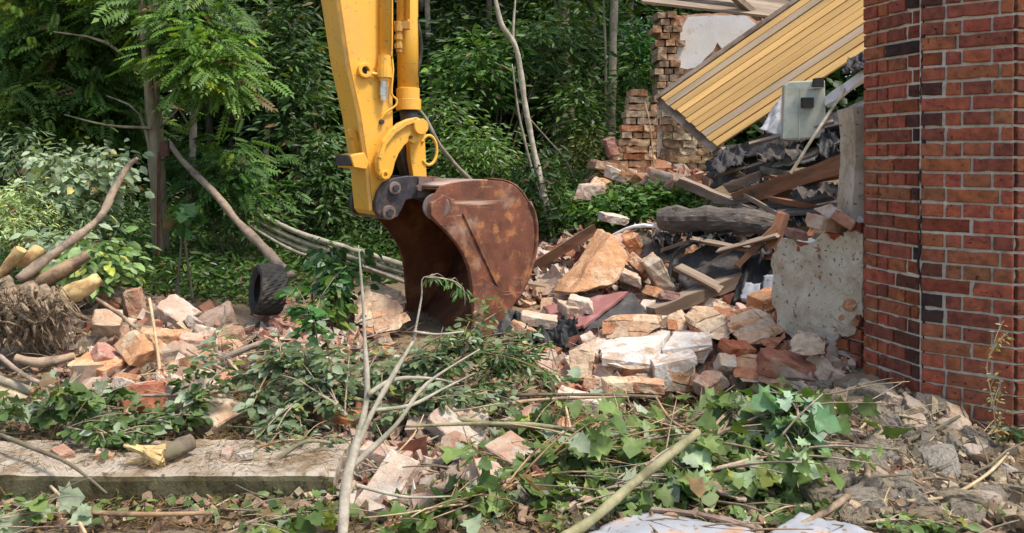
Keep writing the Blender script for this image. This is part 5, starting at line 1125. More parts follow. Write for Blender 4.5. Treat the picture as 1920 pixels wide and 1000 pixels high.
stick(Q((560,720,4.5),(760,770,4.3),(960,800,4.1),(1150,822,4.0),(1290,818,3.95)), [.008,.012,.014,.016,.014], 'stemgreen', 'long green stem lying across the leafy foreground, lower one')
stick(Q((760,800,4.0),(900,795,4.0),(1030,800,3.95),(1200,830,3.85),(1310,815,3.8)), [.006,.010,.013,.016,.016], 'stemgreen', 'long pale stem beside the lower green one')
stick(Q((700,748,4.7),(900,742,4.6),(1100,740,4.6),(1240,745,4.6)), [.006,.010,.010,.007], 'bark', 'long thin stem along the front of the right rubble')
stick(Q((840,770,4.4),(930,762,4.4),(1010,750,4.5),(1180,744,4.5)), [.009,.012,.010,.005], 'barktan', 'reddish thin stem crossing below the leafy branch')
stick(Q((0,668,4.7),(60,712,4.5),(150,736,4.45),(280,742,4.4),(480,733,4.5)), [.014,.013,.011,.009,.004], 'barktan', 'long brown stem running right from the pole bundle on the left')
stick(Q((0,815,3.85),(60,840,3.7),(130,870,3.55),(200,925,3.42)), [.010,.010,.008,.005], 'bark', 'thin dark stem crossing the left part of the kerb')
stick(Q((415,675,5.1),(460,655,5.1),(500,645,5.15),(560,663,5.2),(590,665,5.2)), [.022,.022,.02,.018,.012], 'barktan', 'brown branch lying in front of the red block', n=9, subs=[(Q((418,680,5.1),(400,640,5.1),(420,600,5.15),(422,570,5.15)), [.016,.014,.010,.006])])
stick(Q((425,670,5.1),(445,705,5.0),(350,655,5.2)), [.012,.010,.007], 'barktan', 'short forked twig end left of the brown branch')
stick(Q((280,560,5.4),(290,620,5.2),(298,680,5.0),(300,730,4.9)), [.009,.010,.010,.008], 'straw', 'upright straw coloured stick in the left rubble', 'stick')
stick(Q((500,880,3.75),(535,850,3.8),(575,828,3.85),(620,830,3.9)), [.012,.012,.010,.006], 'barkpale', 'short pale stick resting on the right end of the kerb', 'stick', n=9)
stick(Q((180,560,5.5),(225,590,5.4),(260,620,5.3),(285,640,5.2)), [.012,.012,.010,.006], 'barktan', 'brown twig over the orange bricks on the left')
stick(Q((190,800,4.1),(200,760,4.2),(215,810,4.0),(240,840,3.8)), [.006,.008,.008,.006], 'bark', 'curly dark twig above the kerb')
stick(Q((1060,760,4.4),(1072,820,4.1),(1080,900,3.8)), [.006,.007,.004], 'straw', 'upright reddish stalk in the middle of the leaves', 'stalk')
stick(Q((1230,745,4.3),(1260,790,4.1),(1310,815,3.9)), [.006,.008,.010], 'barktan', 'thin twig joining the cut stem from above')
stick(Q((1530,760,4.3),(1620,780,4.2),(1700,820,4.1),(1790,840,4.0)), [.008,.010,.008,.006], 'straw', 'thin pale vine below the tower, upper one', 'vine')
stick(Q((1540,800,4.1),(1640,835,3.9),(1720,820,3.9),(1800,780,4.0)), [.010,.012,.010,.006], 'bark', 'curving dark vine on the soil below the tower', 'vine')
stick(Q((1520,800,4.1),(1560,850,3.8),(1600,905,3.6),(1640,960,3.3)), [.008,.010,.010,.008], 'barktan', 'brown vine running down towards the bottom edge', 'vine')
stick(Q((1440,1010,3.0),(1540,965,3.2),(1620,905,3.5),(1625,870,3.6)), [.008,.012,.016,.014], 'root', 'thick bent root right of the brown vine', 'root')
stick(Q((1700,940,3.3),(1780,930,3.35),(1850,890,3.5),(1890,850,3.7)), [.008,.008,.007,.005], 'straw', 'pale thin twig arching at the lower right', 'twig')
stick(Q((95,912,3.45),(130,950,3.3),(160,1000,3.1)), [.006,.007,.006], 'straw', 'pale stalk in front of the kerb at the left', 'stalk')
stick(Q((150,960,3.3),(270,965,3.3),(400,962,3.3)), [.008,.011,.007], 'barktan', 'brown stick lying in front of the kerb', 'stick')
r5 = random.Random(55)
def twigs(poly, n, lmin, lmax, label, group, mats=('barktan','bark','barkpale','straw')):
    pts = sample(poly, n); group = 'bare twigs on the ground'
    for p in pts:
        L = r5.uniform(lmin, lmax); a = r5.uniform(0, 6.28); pts_ = []; q = Vector(p)+Vector((0,0,.015)); dz = r5.uniform(-.05,.25); k = 4
        for i in range(k+1):
            z = float(g(q.x, q.y)); pts_.append(Vector((q.x,q.y,z+.02+dz*i/k*L+.01*i))); a += r5.uniform(-.35,.35); q = q+Vector((math.cos(a),math.sin(a),0))*L/k
        r0 = r5.uniform(.003,.008); subs = []; mt_ = r5.choice(mats); lab = ('short ' if L < .3 else 'long ' if L > .6 else 'bare ')+dict(barktan='brown',bark='dark grey',barkpale='pale grey',straw='straw coloured')[mt_]; lab = uniq(lab+' twig lying ', p)
        if L > .25: c = pts_[2]; e = c+Vector((math.cos(a+.8),math.sin(a+.8),.3))*L*.4; subs = [([c,(c+e)/2+Vector((0,0,.01)),e],[r0*.6,r0*.5,r0*.3])]
        stick(pts_, [r0,r0,r0*.8,r0*.6,r0*.35], mt_, lab, 'twig', 'twig', 5, 2, .1, subs, group)
twigs([(0,700),(500,690),(640,780),(640,830),(0,830)], 60, .2, .7, 'bare twig lying on the soil behind the kerb', 'twigs behind the kerb')
twigs([(0,940),(640,950),(640,1000),(0,1000)], 26, .15, .5, 'bare twig on the ground in front of the kerb', 'twigs in front of the kerb')
twigs([(640,760),(1100,750),(1500,760),(1500,960),(640,1000)], 110, .2, .9, 'bare twig among the leaves in the centre foreground', 'twigs in the foreground')
r7 = random.Random(777)
for k in range(34):
    x0 = r7.uniform(1500,1860); y0 = r7.uniform(750,960); L_ = r7.uniform(60,190); a_ = r7.uniform(-.7,.9); q_ = []; p0 = at(x0, max(y0, 740+(x0-1500)*.3)); hd = r7.uniform(0,6.28)
    for j in range(5): hd += r7.uniform(-.6,.6); z_ = float(g(p0.x,p0.y)); q_.append(Vector((p0.x,p0.y,z_+.03+.05*math.sin(j*.8)*r7.random()))); p0 = p0+Vector((math.cos(hd),math.sin(hd),0))*L_*.0008
    mt_ = r7.choice(['root','bark','barktan','straw']); r0_ = r7.uniform(.003,.009)
    stick(q_, [r0_,r0_,r0_*.9,r0_*.7,r0_*.4], mt_, uniq(dict(root='dark muddy',bark='dark grey',barktan='brown',straw='straw coloured')[mt_]+' curling root '+['','sunk ','raised '][k % 3], q_[2]), 'root', 'curling_root', 6, 4, .1, (), 'curling roots below the tower')
twigs([(1500,740),(1720,760),(1900,860),(1900,1000),(1560,1000)], 55, .12, .6, 'bare twig on the soil below the brick tower', 'twigs by the tower')
twigs([(120,560),(450,600),(640,600),(760,640),(600,690),(130,690)], 30, .2, .6, 'bare twig over the left rubble', 'twigs over the left rubble')
twigs([(900,640),(1060,560),(1450,600),(1500,730),(1000,740)], 14, .15, .4, 'bare twig on the right rubble heap', 'twigs on the right heap')
# twig litter
ZL = [(-60,690),(500,690),(1000,730),(1500,745),(1920,860),(1980,1010),(-60,1010)]
Lf = Leaves(); pts = np.concatenate([sample(ZL, 15000), sample(RIGHT, 2200), sample(LEFT, 1200)]); pts[:,2] += .012+rng.random(len(pts))*.03
ax = rand_unit(len(pts)); ax[:,2] *= .25; Lf.add(pts, .09, 'grass', ((.24,.18,.11),(.50,.41,.28)), droop=-.05, up=.5, axis=ax, sjit=.6)
kq = np.stack([rng.uniform(-2.5,-.82,1500), rng.uniform(3.62,4.06,1500), np.full(1500,.105)],1); ax = rand_unit(1500); ax[:,2] *= .1; Lf.add(kq, .05, 'grass', ((.16,.12,.07),(.5,.4,.28)), droop=0, up=.5, axis=ax, sjit=.6)
o = Lf.build('twig_litter', mat='straw'); recenter(o); tag(o, 'dry straw and twig litter all over the soil', 'litter'); o['kind'] = 'stuff'

# ------------------------------------------------------------------ foliage
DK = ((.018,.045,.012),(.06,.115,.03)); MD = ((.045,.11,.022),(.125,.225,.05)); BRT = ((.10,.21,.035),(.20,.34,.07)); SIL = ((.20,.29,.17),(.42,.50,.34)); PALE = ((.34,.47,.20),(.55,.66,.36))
BLU = ((.04,.10,.03),(.11,.20,.06)); MAP = ((.065,.125,.03),(.20,.28,.085))
def tree(label, trunk, rads, blobs, cat='tree', name='tree', bark='bark', group=None, limbs=(), n=10, crown='crown', **k):
    base = Vector(trunk[0]); t = empty(name, base, label, cat, group)
    m = MB(); m.tube(trunk, rads, n=n, jit=.06, smooth=4); tr = m.build('trunk', M_[bark], t, True)
    if limbs:
        for lp, lr in limbs:
            m = MB(); m.tube(lp, lr, n=6, jit=.08, smooth=3); m.build('limb', M_[bark], t, True)
    if blobs:
        L = Leaves()
        for (c, rad, ncl, per, size, kw) in blobs: L.blob(c, rad, ncl, per, size, **kw)
        L.build(crown, t)
    return t
def B(px, py, Y, rx, ry, rd, ncl, per, size, **kw): c, rad = pb(px, py, Y, rx, ry, rd); return (c, rad, ncl, per, size, kw)
FR = dict(tpl='frond', droop=.35, up=.75, clr=.3)
LN = dict(tpl='lance', droop=.3, up=.6, clr=.3)
tree('slender tree with ferny green fronds, front one of the left pair', Q((298,490,8.6),(292,380,8.6),(286,260,8.6),(278,150,8.5),(268,40,8.4),(255,-120,8.3)), [.06,.055,.05,.046,.042,.036],
 [B(110,60,9.5,170,110,.6,80,10,.30,cols=((.06,.14,.025),(.15,.26,.055)),**FR), B(60,200,9.3,140,80,.6,50,10,.29,cols=MD,**FR), B(200,200,9.5,80,80,.5,40,10,.28,cols=((.04,.11,.02),(.1,.2,.04)),**FR), B(130,-120,9,250,120,.9,40,9,.36,cols=MD,**FR)],
 limbs=[(Q((290,330,8.6),(262,215,8.5),(200,180,8.5)),[.02,.015,.006]),(Q((278,150,8.5),(200,80,8.5),(100,60,8.5)),[.022,.015,.006]),(Q((284,240,8.5),(200,235,8.5),(120,215,8.5)),[.02,.013,.005])], bark='barkmid')
tree('slender tree with bright lit fronds, second of the left pair', Q((312,480,8.8),(305,330,8.8),(297,200,8.7),(285,60,8.7),(275,-120,8.7)), [.038,.036,.033,.03,.026],
 [B(385,110,8.2,60,45,.35,34,10,.24,cols=BRT,**FR), B(360,60,8.6,60,50,.4,22,9,.26,cols=MD,**FR), B(420,145,8.1,35,25,.3,14,8,.22,cols=BRT,**FR)],
 limbs=[(Q((300,240,8.7),(325,215,8.5),(345,190,8.4)),[.014,.01,.005])], bark='barkmid')
tree('thin pale trunk just right of the ferny pair of trees', Q((350,440,8.9),(358,330,8.9),(363,230,8.9),(361,110,8.9),(358,-60,8.9)), [.036,.038,.036,.034,.03], [B(330,10,8.9,110,60,.6,18,9,.36,cols=MD,**FR)], bark='barkpale', limbs=[(Q((361,250,8.9),(335,205,8.8),(318,215,8.7)),[.015,.01,.005]),(Q((358,300,8.9),(375,330,8.7),(392,400,8.6)),[.012,.01,.006])])
tree('straight grey trunk left of the brick pier', Q((1146,330,10.5),(1147,200,10.5),(1150,80,10.5),(1153,-80,10.5)), [.06,.056,.052,.05], [B(1160,-80,10.5,160,90,.9,34,26,.14,cols=MD,**LN), B(1190,130,10.6,40,60,.5,12,26,.12,cols=MD,**LN)], bark='barkpale')
stick(Q((1132,320,10.7),(1136,180,10.7),(1134,60,10.7),(1128,-60,10.7)), [.02,.018,.016,.014], 'barkpale', 'very thin straight stem beside the grey trunk left of the pier', 'tree', 'thin_tree', 7)
stick(Q((1042,470,8.4),(1022,375,8.5),(1003,290,8.6),(985,200,8.6),(972,110,8.6),(962,78,8.6),(940,45,8.6),(925,-20,8.6)), [.035,.034,.032,.032,.03,.03,.027,.022], 'barkpale', 'bare leaning pale trunk right of the excavator bucket', 'tree', 'bare_tree', 9, subs=[(Q((962,78,8.6),(963,40,8.6),(968,-20,8.6)),[.016,.012,.01])])
stick(Q((1015,380,8.8),(990,290,8.8),(972,210,8.9),(960,120,8.9)), [.018,.016,.014,.008], 'barkpale', 'thinner pale leaning stem left of the bare trunk', 'tree', 'bare_tree', 7)
stick(Q((890,345,7.9),(850,305,7.8),(820,265,7.7),(800,225,7.7),(786,205,7.7)), [.02,.022,.02,.018,.012], 'barkpale', 'arching bare branch just behind the excavator link', 'branch', n=8)
stick(Q((985,215,9.6),(1030,265,9.6),(1060,300,9.5),(1080,345,9.4)), [.012,.012,.01,.006], 'bark', 'thin dark branch sloping right behind the bare trunk', n=6)
r9 = random.Random(90)
# slender trunks in the dark wood with small crowns
specs = [(400,13.5,'left of the fallen trunk, dark wood'),(440,14.5,''),(495,13,''),(560,15,''),(610,14,''),(825,13.2,''),(868,15,''),(905,13.8,''),(1062,12.5,''),(1010,15,''),(1100,14,''),(20,14,''),(110,15,''),(210,14.5,''),(520,17,''),(700,17,''),(960,17,''),(1190,15,''),(780,16,'')]
LBT = ['slender forest tree just right of the fallen leaning trunk','slim dark forest tree above the feathery bush','forest tree halfway between the bright fronds and the yellow arm','dark forest tree behind the leafy tree left of the arm','forest tree nearest the left side of the yellow arm','forest tree nearest the right side of the yellow arm','thin forest tree above the lit bush behind the bucket','forest tree left of the bare leaning trunk','thick dark forest trunk between the bare leaning trunk and the pier','deep forest tree behind the bare leaning trunk','deep forest tree left of the straight grey trunk','forest tree at the far left edge behind the shaded brownish bush','forest tree behind the ferny fronds at the upper left','forest tree hidden behind the ferny pair of trunks','farthest forest tree behind the feathery bush','farthest forest tree directly behind the yellow arm','farthest forest tree behind the dark hanging bush','forest tree behind the ruined wall and pier','farthest forest tree behind the bucket cylinder']
for i,(px,Y,_) in enumerate(specs):
    lean = r9.uniform(-30,30); base = P(px,0,Y); z0 = float(g(base.x,Y)); pyb = HZ+(CH-z0)*F/Y
    tr = [P(px,pyb+6,Y),P(px+lean*.3,pyb-150,Y),P(px+lean*.7,100,Y),P(px+lean,-200,Y),P(px+lean*1.2,-420,Y)]; r0 = r9.uniform(.05,.11) if px != 1062 else .17
    cx_ = px+lean
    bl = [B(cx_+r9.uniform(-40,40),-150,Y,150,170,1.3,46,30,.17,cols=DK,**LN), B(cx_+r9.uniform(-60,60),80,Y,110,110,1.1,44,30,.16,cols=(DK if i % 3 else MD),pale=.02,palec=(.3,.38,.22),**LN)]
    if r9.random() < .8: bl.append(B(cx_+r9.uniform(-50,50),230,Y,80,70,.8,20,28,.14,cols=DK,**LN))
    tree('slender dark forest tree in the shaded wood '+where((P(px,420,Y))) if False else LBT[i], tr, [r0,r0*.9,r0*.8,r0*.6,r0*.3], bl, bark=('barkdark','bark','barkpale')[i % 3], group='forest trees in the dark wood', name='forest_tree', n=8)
# leafy mid trees / bushes
def bush(label, blobs, stems=6, name='bush', base=None, cat='bush', group=None, part='foliage', bark='bark', sr=.012):
    c = blobs[0][0]; b = Vector(base) if base is not None else Vector((c[0], c[1], float(g(c[0], c[1])))); t = empty(name, b, label, cat, group)
    m = MB(); r = random.Random(int(abs(c[0])*100)+stems)
    for k in range(stems):
        bb = r.choice(blobs); e = Vector(bb[0])+Vector([r.uniform(-.7,.7)*q for q in bb[1]]); s0 = b+Vector((r.uniform(-.15,.15), r.uniform(-.1,.1), -.03)); m.tube([s0, s0*.45+e*.55+Vector((r.uniform(-.1,.1),0,.12)), e], [sr, sr*.8, sr*.3], n=6, jit=.1, smooth=4)
    m.build('stems', M_[bark], t, True); L = Leaves()
    for (cc_, rad, ncl, per, size, kw) in blobs: L.blob(cc_, rad, ncl, per, size, **kw)
    L.build(part, t); return t
bush('dark leafy tree side left of the yellow arm', [B(560,200,10.5,75,120,.7,60,34,.12,cols=BLU,pale=.03,**LN), B(520,80,11,80,80,.8,40,34,.13,cols=DK,**LN), B(610,330,10,60,90,.6,44,34,.11,cols=BLU,pale=.04,**LN)], 10, 'leafy_tree', cat='tree')
bush('feathery green bush under the two slender trees', [B(440,330,9.0,70,45,.45,22,9,.30,cols=((.05,.13,.03),(.12,.24,.06)),**FR), B(400,290,9.2,60,40,.4,14,9,.3,cols=MD,**FR), B(470,400,8.8,60,40,.4,16,26,.09,cols=MD,**LN)], 6)
bush('leafy bush with light lit leaves right behind the bucket', [B(880,290,9.2,75,55,.5,60,34,.075,cols=((.07,.17,.03),(.20,.33,.08)),pale=.05,**LN), B(830,220,9.6,40,50,.5,26,32,.09,cols=MD,pale=.05,**LN), B(860,330,9.2,60,35,.5,36,34,.07,cols=MD,**LN)], 10)
bush('dark green bush hanging above the leaning bare trunk', [B(900,130,10.5,90,70,.7,50,32,.12,cols=((.04,.11,.02),(.12,.24,.05)),**LN), B(1000,80,10.8,80,60,.7,44,32,.12,cols=BLU,**LN), B(1080,190,10.6,60,70,.6,36,32,.10,cols=MD,pale=.04,**LN)], 10, 'leafy_tree', cat='tree')
bush('olive green shrub between the dark trunk and the brick pier', [B(1095,275,10.2,45,40,.5,30,30,.08,cols=((.10,.15,.03),(.22,.26,.08)),**LN), B(1070,340,9.8,60,30,.4,26,30,.07,cols=MD,**LN)], 6)
bush('green shrub right behind the grey trunk and the ruined wall', [B(1200,110,11.2,35,90,.5,40,32,.11,cols=((.02,.09,.02),(.06,.19,.04)),**LN), B(1215,200,10.6,25,40,.4,14,30,.1,cols=MD,**LN)], 5)
bush('bush crown seen above the ruined wall at the top', [B(1440,-10,11.5,40,24,.5,18,30,.1,cols=((.03,.12,.02),(.07,.22,.04)),**LN)], 4)
bush('silvery leaved bush on the left behind the log pile', [B(160,340,7.6,80,75,.5,54,24,.085,cols=SIL,tpl='oval',droop=.5,up=.5,clr=.2), B(60,290,7.9,60,40,.4,24,22,.085,cols=((.09,.16,.08),(.2,.28,.16)),tpl='willow',droop=.5,up=.5,clr=.22), B(130,430,7.3,110,50,.4,44,24,.08,cols=((.07,.15,.05),(.22,.3,.16)),tpl='willow',droop=.5,up=.5,clr=.22)], 10)
bush('pale yellow green feathery shrub at the left edge', [B(50,385,7.2,75,50,.4,60,40,.06,cols=PALE,tpl='willow',droop=.35,up=.6,clr=.18), B(30,430,7.0,80,35,.35,36,36,.055,cols=PALE,tpl='willow',droop=.35,up=.6,clr=.18)], 6)
bush('large leaved young plant in front of the rusty post', [B(350,405,7.2,14,30,.1,5,4,.12,cols=((.04,.12,.03),(.09,.21,.06)),tpl='maple',droop=.6,up=.3,clr=.12)], 2, 'young_plant', cat='plant')
bush('leafy shrub shading the tyre from the right', [B(632,510,6.6,28,60,.2,24,14,.085,cols=((.03,.10,.02),(.10,.22,.06)),tpl='oval',droop=.6,up=.5,clr=.2,pale=.12,palec=(.35,.45,.32)), B(615,590,6.2,28,40,.15,10,12,.08,cols=MD,tpl='oval',droop=.6,up=.5,clr=.2)], 5)
bush('pale green leafy bush behind the thick yellow log', [B(180,500,6.3,50,40,.3,24,20,.09,cols=((.16,.28,.08),(.30,.42,.18)),tpl='oval',droop=.5,up=.6,clr=.18), B(130,460,6.6,50,25,.3,14,18,.09,cols=SIL,tpl='oval',droop=.5,up=.6,clr=.18)], 5)
bush('brownish green bush at the left edge in the shade', [B(20,230,10,45,40,.4,26,26,.11,cols=((.10,.12,.04),(.20,.20,.07)),**LN), B(20,290,9.6,60,50,.4,30,26,.1,cols=((.05,.10,.02),(.12,.18,.05)),**LN)], 6)
# undergrowth in the middle distance
UG = Leaves()
def under(poly, n, size, cols, h=.35, tpl='lance', pale=0, droop=.2, up=.6):
    p = sample(poly, n); p[:,2] += rng.random(n)**1.3*h; UG.add(p, size, tpl, cols, droop=droop, up=up, pale=pale)
WB = [(-40,500),(60,440),(300,440),(560,450),(780,480),(780,530),(560,545),(480,580),(230,560),(-40,540)]
under(WB, 12000, .085, ((.04,.11,.02),(.13,.24,.06)), .35, pale=.05)
under([(230,470),(560,450),(560,540),(260,560)], 6000, .06, ((.10,.18,.04),(.30,.34,.13)), .3, 'grass', droop=-.6, up=0)
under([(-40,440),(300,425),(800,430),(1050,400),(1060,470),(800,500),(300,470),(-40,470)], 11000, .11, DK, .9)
under([(200,400),(560,400),(780,420),(780,470),(200,470)], 6000, .10, ((.03,.09,.02),(.1,.2,.05)), .6, pale=.04)
under([(1050,385),(1100,372),(1200,375),(1300,380),(1330,395),(1240,410),(1150,435),(1040,440)], 2600, .075, ((.04,.12,.02),(.14,.26,.06)), .22, 'oval')
under([(1010,400),(1060,370),(1080,450),(1020,470)], 1200, .09, MD, .4)
under([(1180,430),(1240,400),(1420,385),(1450,430),(1300,455)], 900, .07, MD, .15)
under([(1270,455),(1400,440),(1400,455),(1290,470)], 160, .06, MD, .1)
under([(640,420),(770,420),(770,520),(640,520)], 2500, .08, MD, .5, pale=.05)
o = UG.build('undergrowth'); recenter(o); tag(o, 'dense green weeds and undergrowth between the wood and the rubble', 'undergrowth'); o['kind'] = 'stuff'
# far wood mass
FW = Leaves(); n = 900
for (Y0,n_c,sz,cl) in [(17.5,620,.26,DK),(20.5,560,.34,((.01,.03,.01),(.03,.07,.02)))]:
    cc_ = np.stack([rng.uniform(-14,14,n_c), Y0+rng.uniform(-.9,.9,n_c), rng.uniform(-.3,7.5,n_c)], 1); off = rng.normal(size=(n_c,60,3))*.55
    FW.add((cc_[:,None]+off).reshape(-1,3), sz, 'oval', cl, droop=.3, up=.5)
o = FW.build('far_wood'); recenter(o); tag(o, 'dense dark wood filling the background', 'wood'); o['kind'] = 'stuff'
# foreground leafy cut branches
def cut_branch(label, spine, rad, nl, size, cols, spread=.12, tpl='oval', mat='barktan', pale=.06, name='leafy_branch', part='leaves', droop=.3, side=5, palec=(.30,.37,.25), group=None):
    nl = int(nl*(.48 if tpl == 'maple' else 1.25)); pale = pale*1.6; size *= (.72 if tpl == 'maple' else .66); pts = [Vector(p) for p in spine]; t = empty(name, pts[0], label, 'leafy branch', group); m = MB(); m.tube(pts, [rad]+[rad*.7]*(len(pts)-2)+[rad*.2], n=7, jit=.08, smooth=4); r = random.Random(len(label)*7+nl); tips = []
    for k in range(side):
        i = r.randrange(len(pts)-1); a = pts[i].lerp(pts[i+1], r.random()); d = (pts[i+1]-pts[i]).normalized(); e = a+(d+Vector((r.uniform(-1,1),r.uniform(-1,1),r.uniform(-.2,.35)))*.9).normalized()*spread*r.uniform(1,2.6)
        m.tube([a, (a+e)/2+Vector((0,0,.02)), e], [rad*.45,rad*.35,rad*.15], n=5, smooth=3); tips.append((a,e))
    m.build('stem', M_[mat], t, True); pos = []; ax = []
    for k in range(nl):
        if tips and r.random() < .75: a, e = r.choice(tips); f = r.uniform(.2,1.05)
        else: i = r.randrange(len(pts)-1); a, e = pts[i], pts[i+1]; f = r.random()
        q = a.lerp(e, f); o_ = Vector((r.gauss(0,1),r.gauss(0,1),r.gauss(0,.4))).normalized(); pos.append(q+o_*r.uniform(.0,spread*.45)); ax.append(o_+(e-a).normalized()*.4)
    L = Leaves(); L.add(np.array([tuple(p) for p in pos]), size, tpl, cols, droop=droop, up=.65, axis=np.array([tuple(a) for a in ax]), pale=pale, palec=palec); L.build(part, t); return t
G1 = ((.04,.09,.022),(.15,.22,.07)); G2 = ((.055,.10,.04),(.20,.26,.13))
cut_branch('leafy cut branch with silvery leaves left of the sapling, upper one', Q((640,760,4.4),(580,700,4.5),(520,680,4.5),(480,700,4.5)), .012, 420, .085, G2, .13, pale=.16, side=12)
cut_branch('leafy cut branch drooping over the stones right above the kerb end', Q((650,780,4.2),(600,740,4.3),(560,750,4.3),(530,790,4.2)), .012, 380, .08, G2, .13, pale=.14, side=12)
cut_branch('leafy branch crossing behind the sapling towards the bucket', Q((640,720,4.6),(720,700,4.6),(800,670,4.7),(880,640,4.8)), .012, 520, .085, G2, .15, 'oval', pale=.12, side=16)
cut_branch('dense leafy cut branch directly below the bucket lip', Q((760,740,4.5),(830,690,4.6),(900,660,4.7),(980,690,4.8)), .012, 560, .085, G1, .15, 'lance', pale=.08, side=16)
cut_branch('leafy branch tip with narrow leaves right below the black tar paper', Q((860,740,4.6),(920,710,4.7),(970,680,4.8),(990,650,4.9)), .010, 380, .085, ((.03,.10,.02),(.12,.23,.07)), .13, 'willow', pale=.08, side=12)
cut_branch('leafy branch lying low in the centre behind the long stems', Q((700,790,4.2),(770,760,4.3),(840,745,4.4),(900,740,4.5)), .010, 380, .08, G2, .13, pale=.1, side=12)
cut_branch('small leafy sprig hanging inside the bucket mouth', Q((795,520,3.55),(840,524,3.6),(868,540,3.6),(872,575,3.6)), .004, 70, .055, ((.06,.15,.04),(.16,.28,.1)), .05, 'willow', droop=.9, side=4, pale=.05)
cut_branch('silvery leaf sprig standing in front of the left rubble', Q((430,700,4.4),(420,675,4.4),(415,655,4.4)), .005, 22, .13, SIL, .08, 'lance', side=3)
cut_branch('young leafy shoot beside the tyre', Q((600,700,4.7),(595,640,4.8),(590,600,4.9),(600,560,5.0)), .008, 150, .10, ((.03,.11,.02),(.11,.25,.07)), .12, 'oval', side=8, pale=.1)
cut_branch('leafy branch with ragged leaves at the left edge behind the kerb', Q((-30,770,4.2),(60,770,4.2),(130,760,4.2),(200,745,4.2)), .012, 300, .10, G1, .16, 'maple', side=12, pale=.08)
cut_branch('low leafy branch behind the kerb between the bricks', Q((190,800,4.1),(260,790,4.1),(330,785,4.1),(360,760,4.2)), .010, 260, .085, G1, .14, 'oval', side=10, pale=.1)
cut_branch('sprig of green leaves below the curly twig on the kerb', Q((120,800,4.0),(170,810,3.9),(230,815,3.9)), .007, 150, .08, G1, .12, 'oval', side=8, pale=.08)
cut_branch('leafy twig lying on the right end of the kerb', Q((480,840,3.9),(540,825,4.0),(620,830,4.0)), .007, 120, .07, G2, .10, 'lance', side=7, pale=.15)
cut_branch('maple branch with broad leaves, left part of the foreground', Q((900,960,3.3),(960,900,3.5),(1040,860,3.7),(1130,830,3.8)), .012, 190, .125, MAP, .20, 'maple', side=14, pale=.10)
cut_branch('maple branch with broad leaves below the thick cut stem', Q((1050,960,3.3),(1120,920,3.5),(1200,890,3.6),(1280,900,3.6)), .012, 200, .125, MAP, .20, 'maple', side=14, pale=.10)
cut_branch('maple branch with broad leaves right above the thick cut stem', Q((1310,830,3.8),(1380,800,3.9),(1450,770,4.1),(1500,750,4.2)), .014, 240, .125, MAP, .22, 'maple', side=16, pale=.12)
cut_branch('maple branch ending in pale upturned leaves near the soil patch', Q((1300,890,3.6),(1380,870,3.6),(1450,850,3.7),(1520,830,3.8)), .014, 230, .13, MAP, .22, 'maple', side=16, pale=.15, palec=(.34,.46,.26))
cut_branch('maple branch with small leaves along the long green stems', Q((960,800,4.1),(1050,805,4.0),(1150,825,3.9),(1230,840,3.8)), .010, 190, .11, MAP, .18, 'maple', side=12, pale=.10)
cut_branch('maple sprig behind the brown sheet', Q((1180,870,3.7),(1260,860,3.7),(1330,850,3.75)), .010, 130, .12, MAP, .18, 'maple', side=10, pale=.1)
cut_branch('low maple leaves at the bottom edge left of the sapling', Q((440,985,3.1),(520,975,3.15),(600,960,3.2)), .007, 90, .10, MAP, .13, 'maple', side=8, pale=.15)
cut_branch('maple leaves at the bottom edge right of the sapling', Q((690,1000,3.1),(780,970,3.2),(860,940,3.3),(900,960,3.3)), .007, 130, .10, MAP, .14, 'maple', side=10, pale=.12)
cut_branch('pale maple leaves in the lower left corner', Q((-20,980,3.1),(30,960,3.2),(70,950,3.2)), .006, 46, .11, MAP, .11, 'maple', side=6, pale=.4)
cut_branch('green leafy creeper at the bottom right below the soil', Q((1620,980,3.15),(1700,975,3.2),(1760,985,3.15),(1850,965,3.25)), .006, 120, .075, MAP, .10, 'oval', side=8, pale=.05)
cut_branch('tall broad leaves at the edge of the soil patch below the tower', Q((1490,880,3.6),(1500,820,3.8),(1495,770,3.9),(1490,740,4.0)), .010, 70, .13, ((.10,.22,.10),(.2,.34,.16)), .10, 'maple', side=8, pale=.25, palec=(.36,.5,.36))
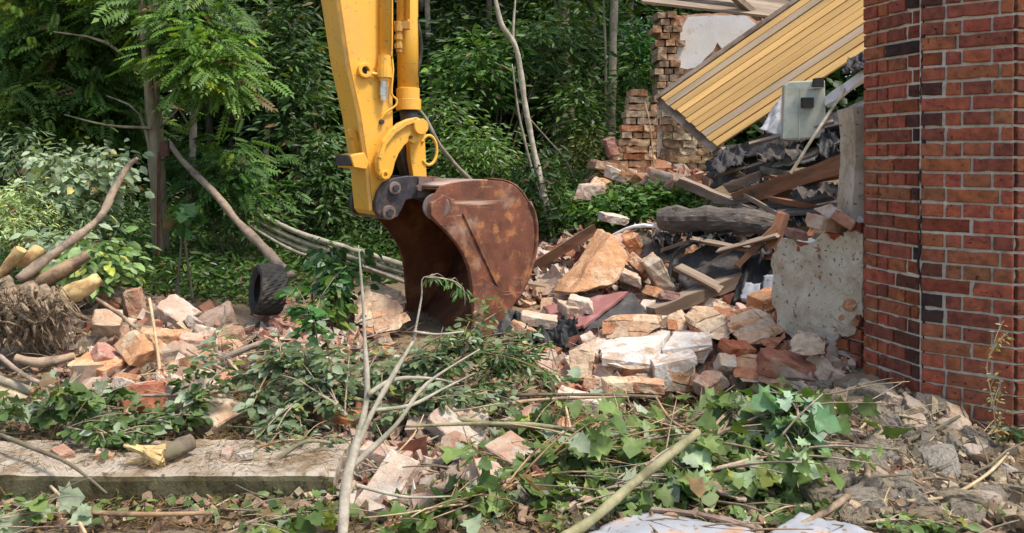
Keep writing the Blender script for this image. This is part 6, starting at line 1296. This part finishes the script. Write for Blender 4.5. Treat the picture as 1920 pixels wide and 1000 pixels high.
cut_branch('dry climbing weed on the lower tower wall at the right edge', Q((1870,840,3.85),(1862,760,3.85),(1850,690,3.85),(1862,650,3.85)), .004, 110, .035, ((.20,.22,.08),(.35,.34,.14)), .07, 'lance', mat='straw', side=9, pale=0)
cut_branch('small dark green plant at the tower foot by the right edge', Q((1890,830,3.85),(1895,815,3.85),(1905,800,3.85)), .004, 26, .06, DK, .05, 'oval', side=4, pale=0)
# ground cover of small leaves in the foreground
GC = Leaves()
def gcov(poly, n, size, cols, tpl, h=.06, pale=.05): n = int(n*.45); size *= .75; p = sample(poly, n); p[:,2] += .015+rng.random(n)*h; GC.add(p, size, tpl, cols, droop=.05, up=.8, pale=pale)
gcov([(900,770),(1500,750),(1540,960),(900,980)], 900, .10, MAP, 'maple', .1)
gcov([(0,740),(640,740),(640,830),(0,830)], 1100, .06, G1, 'oval', .08)
gcov([(460,680),(1000,640),(1010,760),(470,800)], 1600, .07, G2, 'oval', .10)
gcov([(0,950),(900,950),(900,1000),(0,1000)], 800, .06, MAP, 'oval', .05)
gcov([(640,800),(1000,780),(1000,1000),(640,1000)], 1000, .055, G1, 'lance', .07)
gcov([(1000,930),(1560,930),(1560,1000),(1000,1000)], 500, .08, MAP, 'maple', .05)
gcov(RIGHT, 300, .04, MAP, 'oval', .04)
o = GC.build('ground_leaves'); recenter(o); tag(o, 'loose green leaves covering the ground', 'leaves'); o['kind'] = 'stuff'
# distant house glimpsed through the trees
h = empty('distant_house', (-22,36,.4), 'distant house with a reddish roof glimpsed through the trees at the upper left', 'house')
m = MB(); m.box(Matrix.Translation((-22,36,3.4)), 7,6,6); m.build('wall', M_['white'], h)
m = MB(); m.prism([Vector((-26,32.6,6.42)),Vector((-18,32.6,6.42)),Vector((-22,32.6,9.2))], (0,6.8,0)); m.build('roof', M_['roof'], h)
for x in (-24,-20): m = MB(); m.box(Matrix.Translation((x,32.98,4.2)), 1.1,.06,1.4); m.build('window', M_['black'], h)
for o in list(bpy.data.objects):
    if o.type == 'MESH' and not o.users_collection: bpy.data.objects.remove(o)
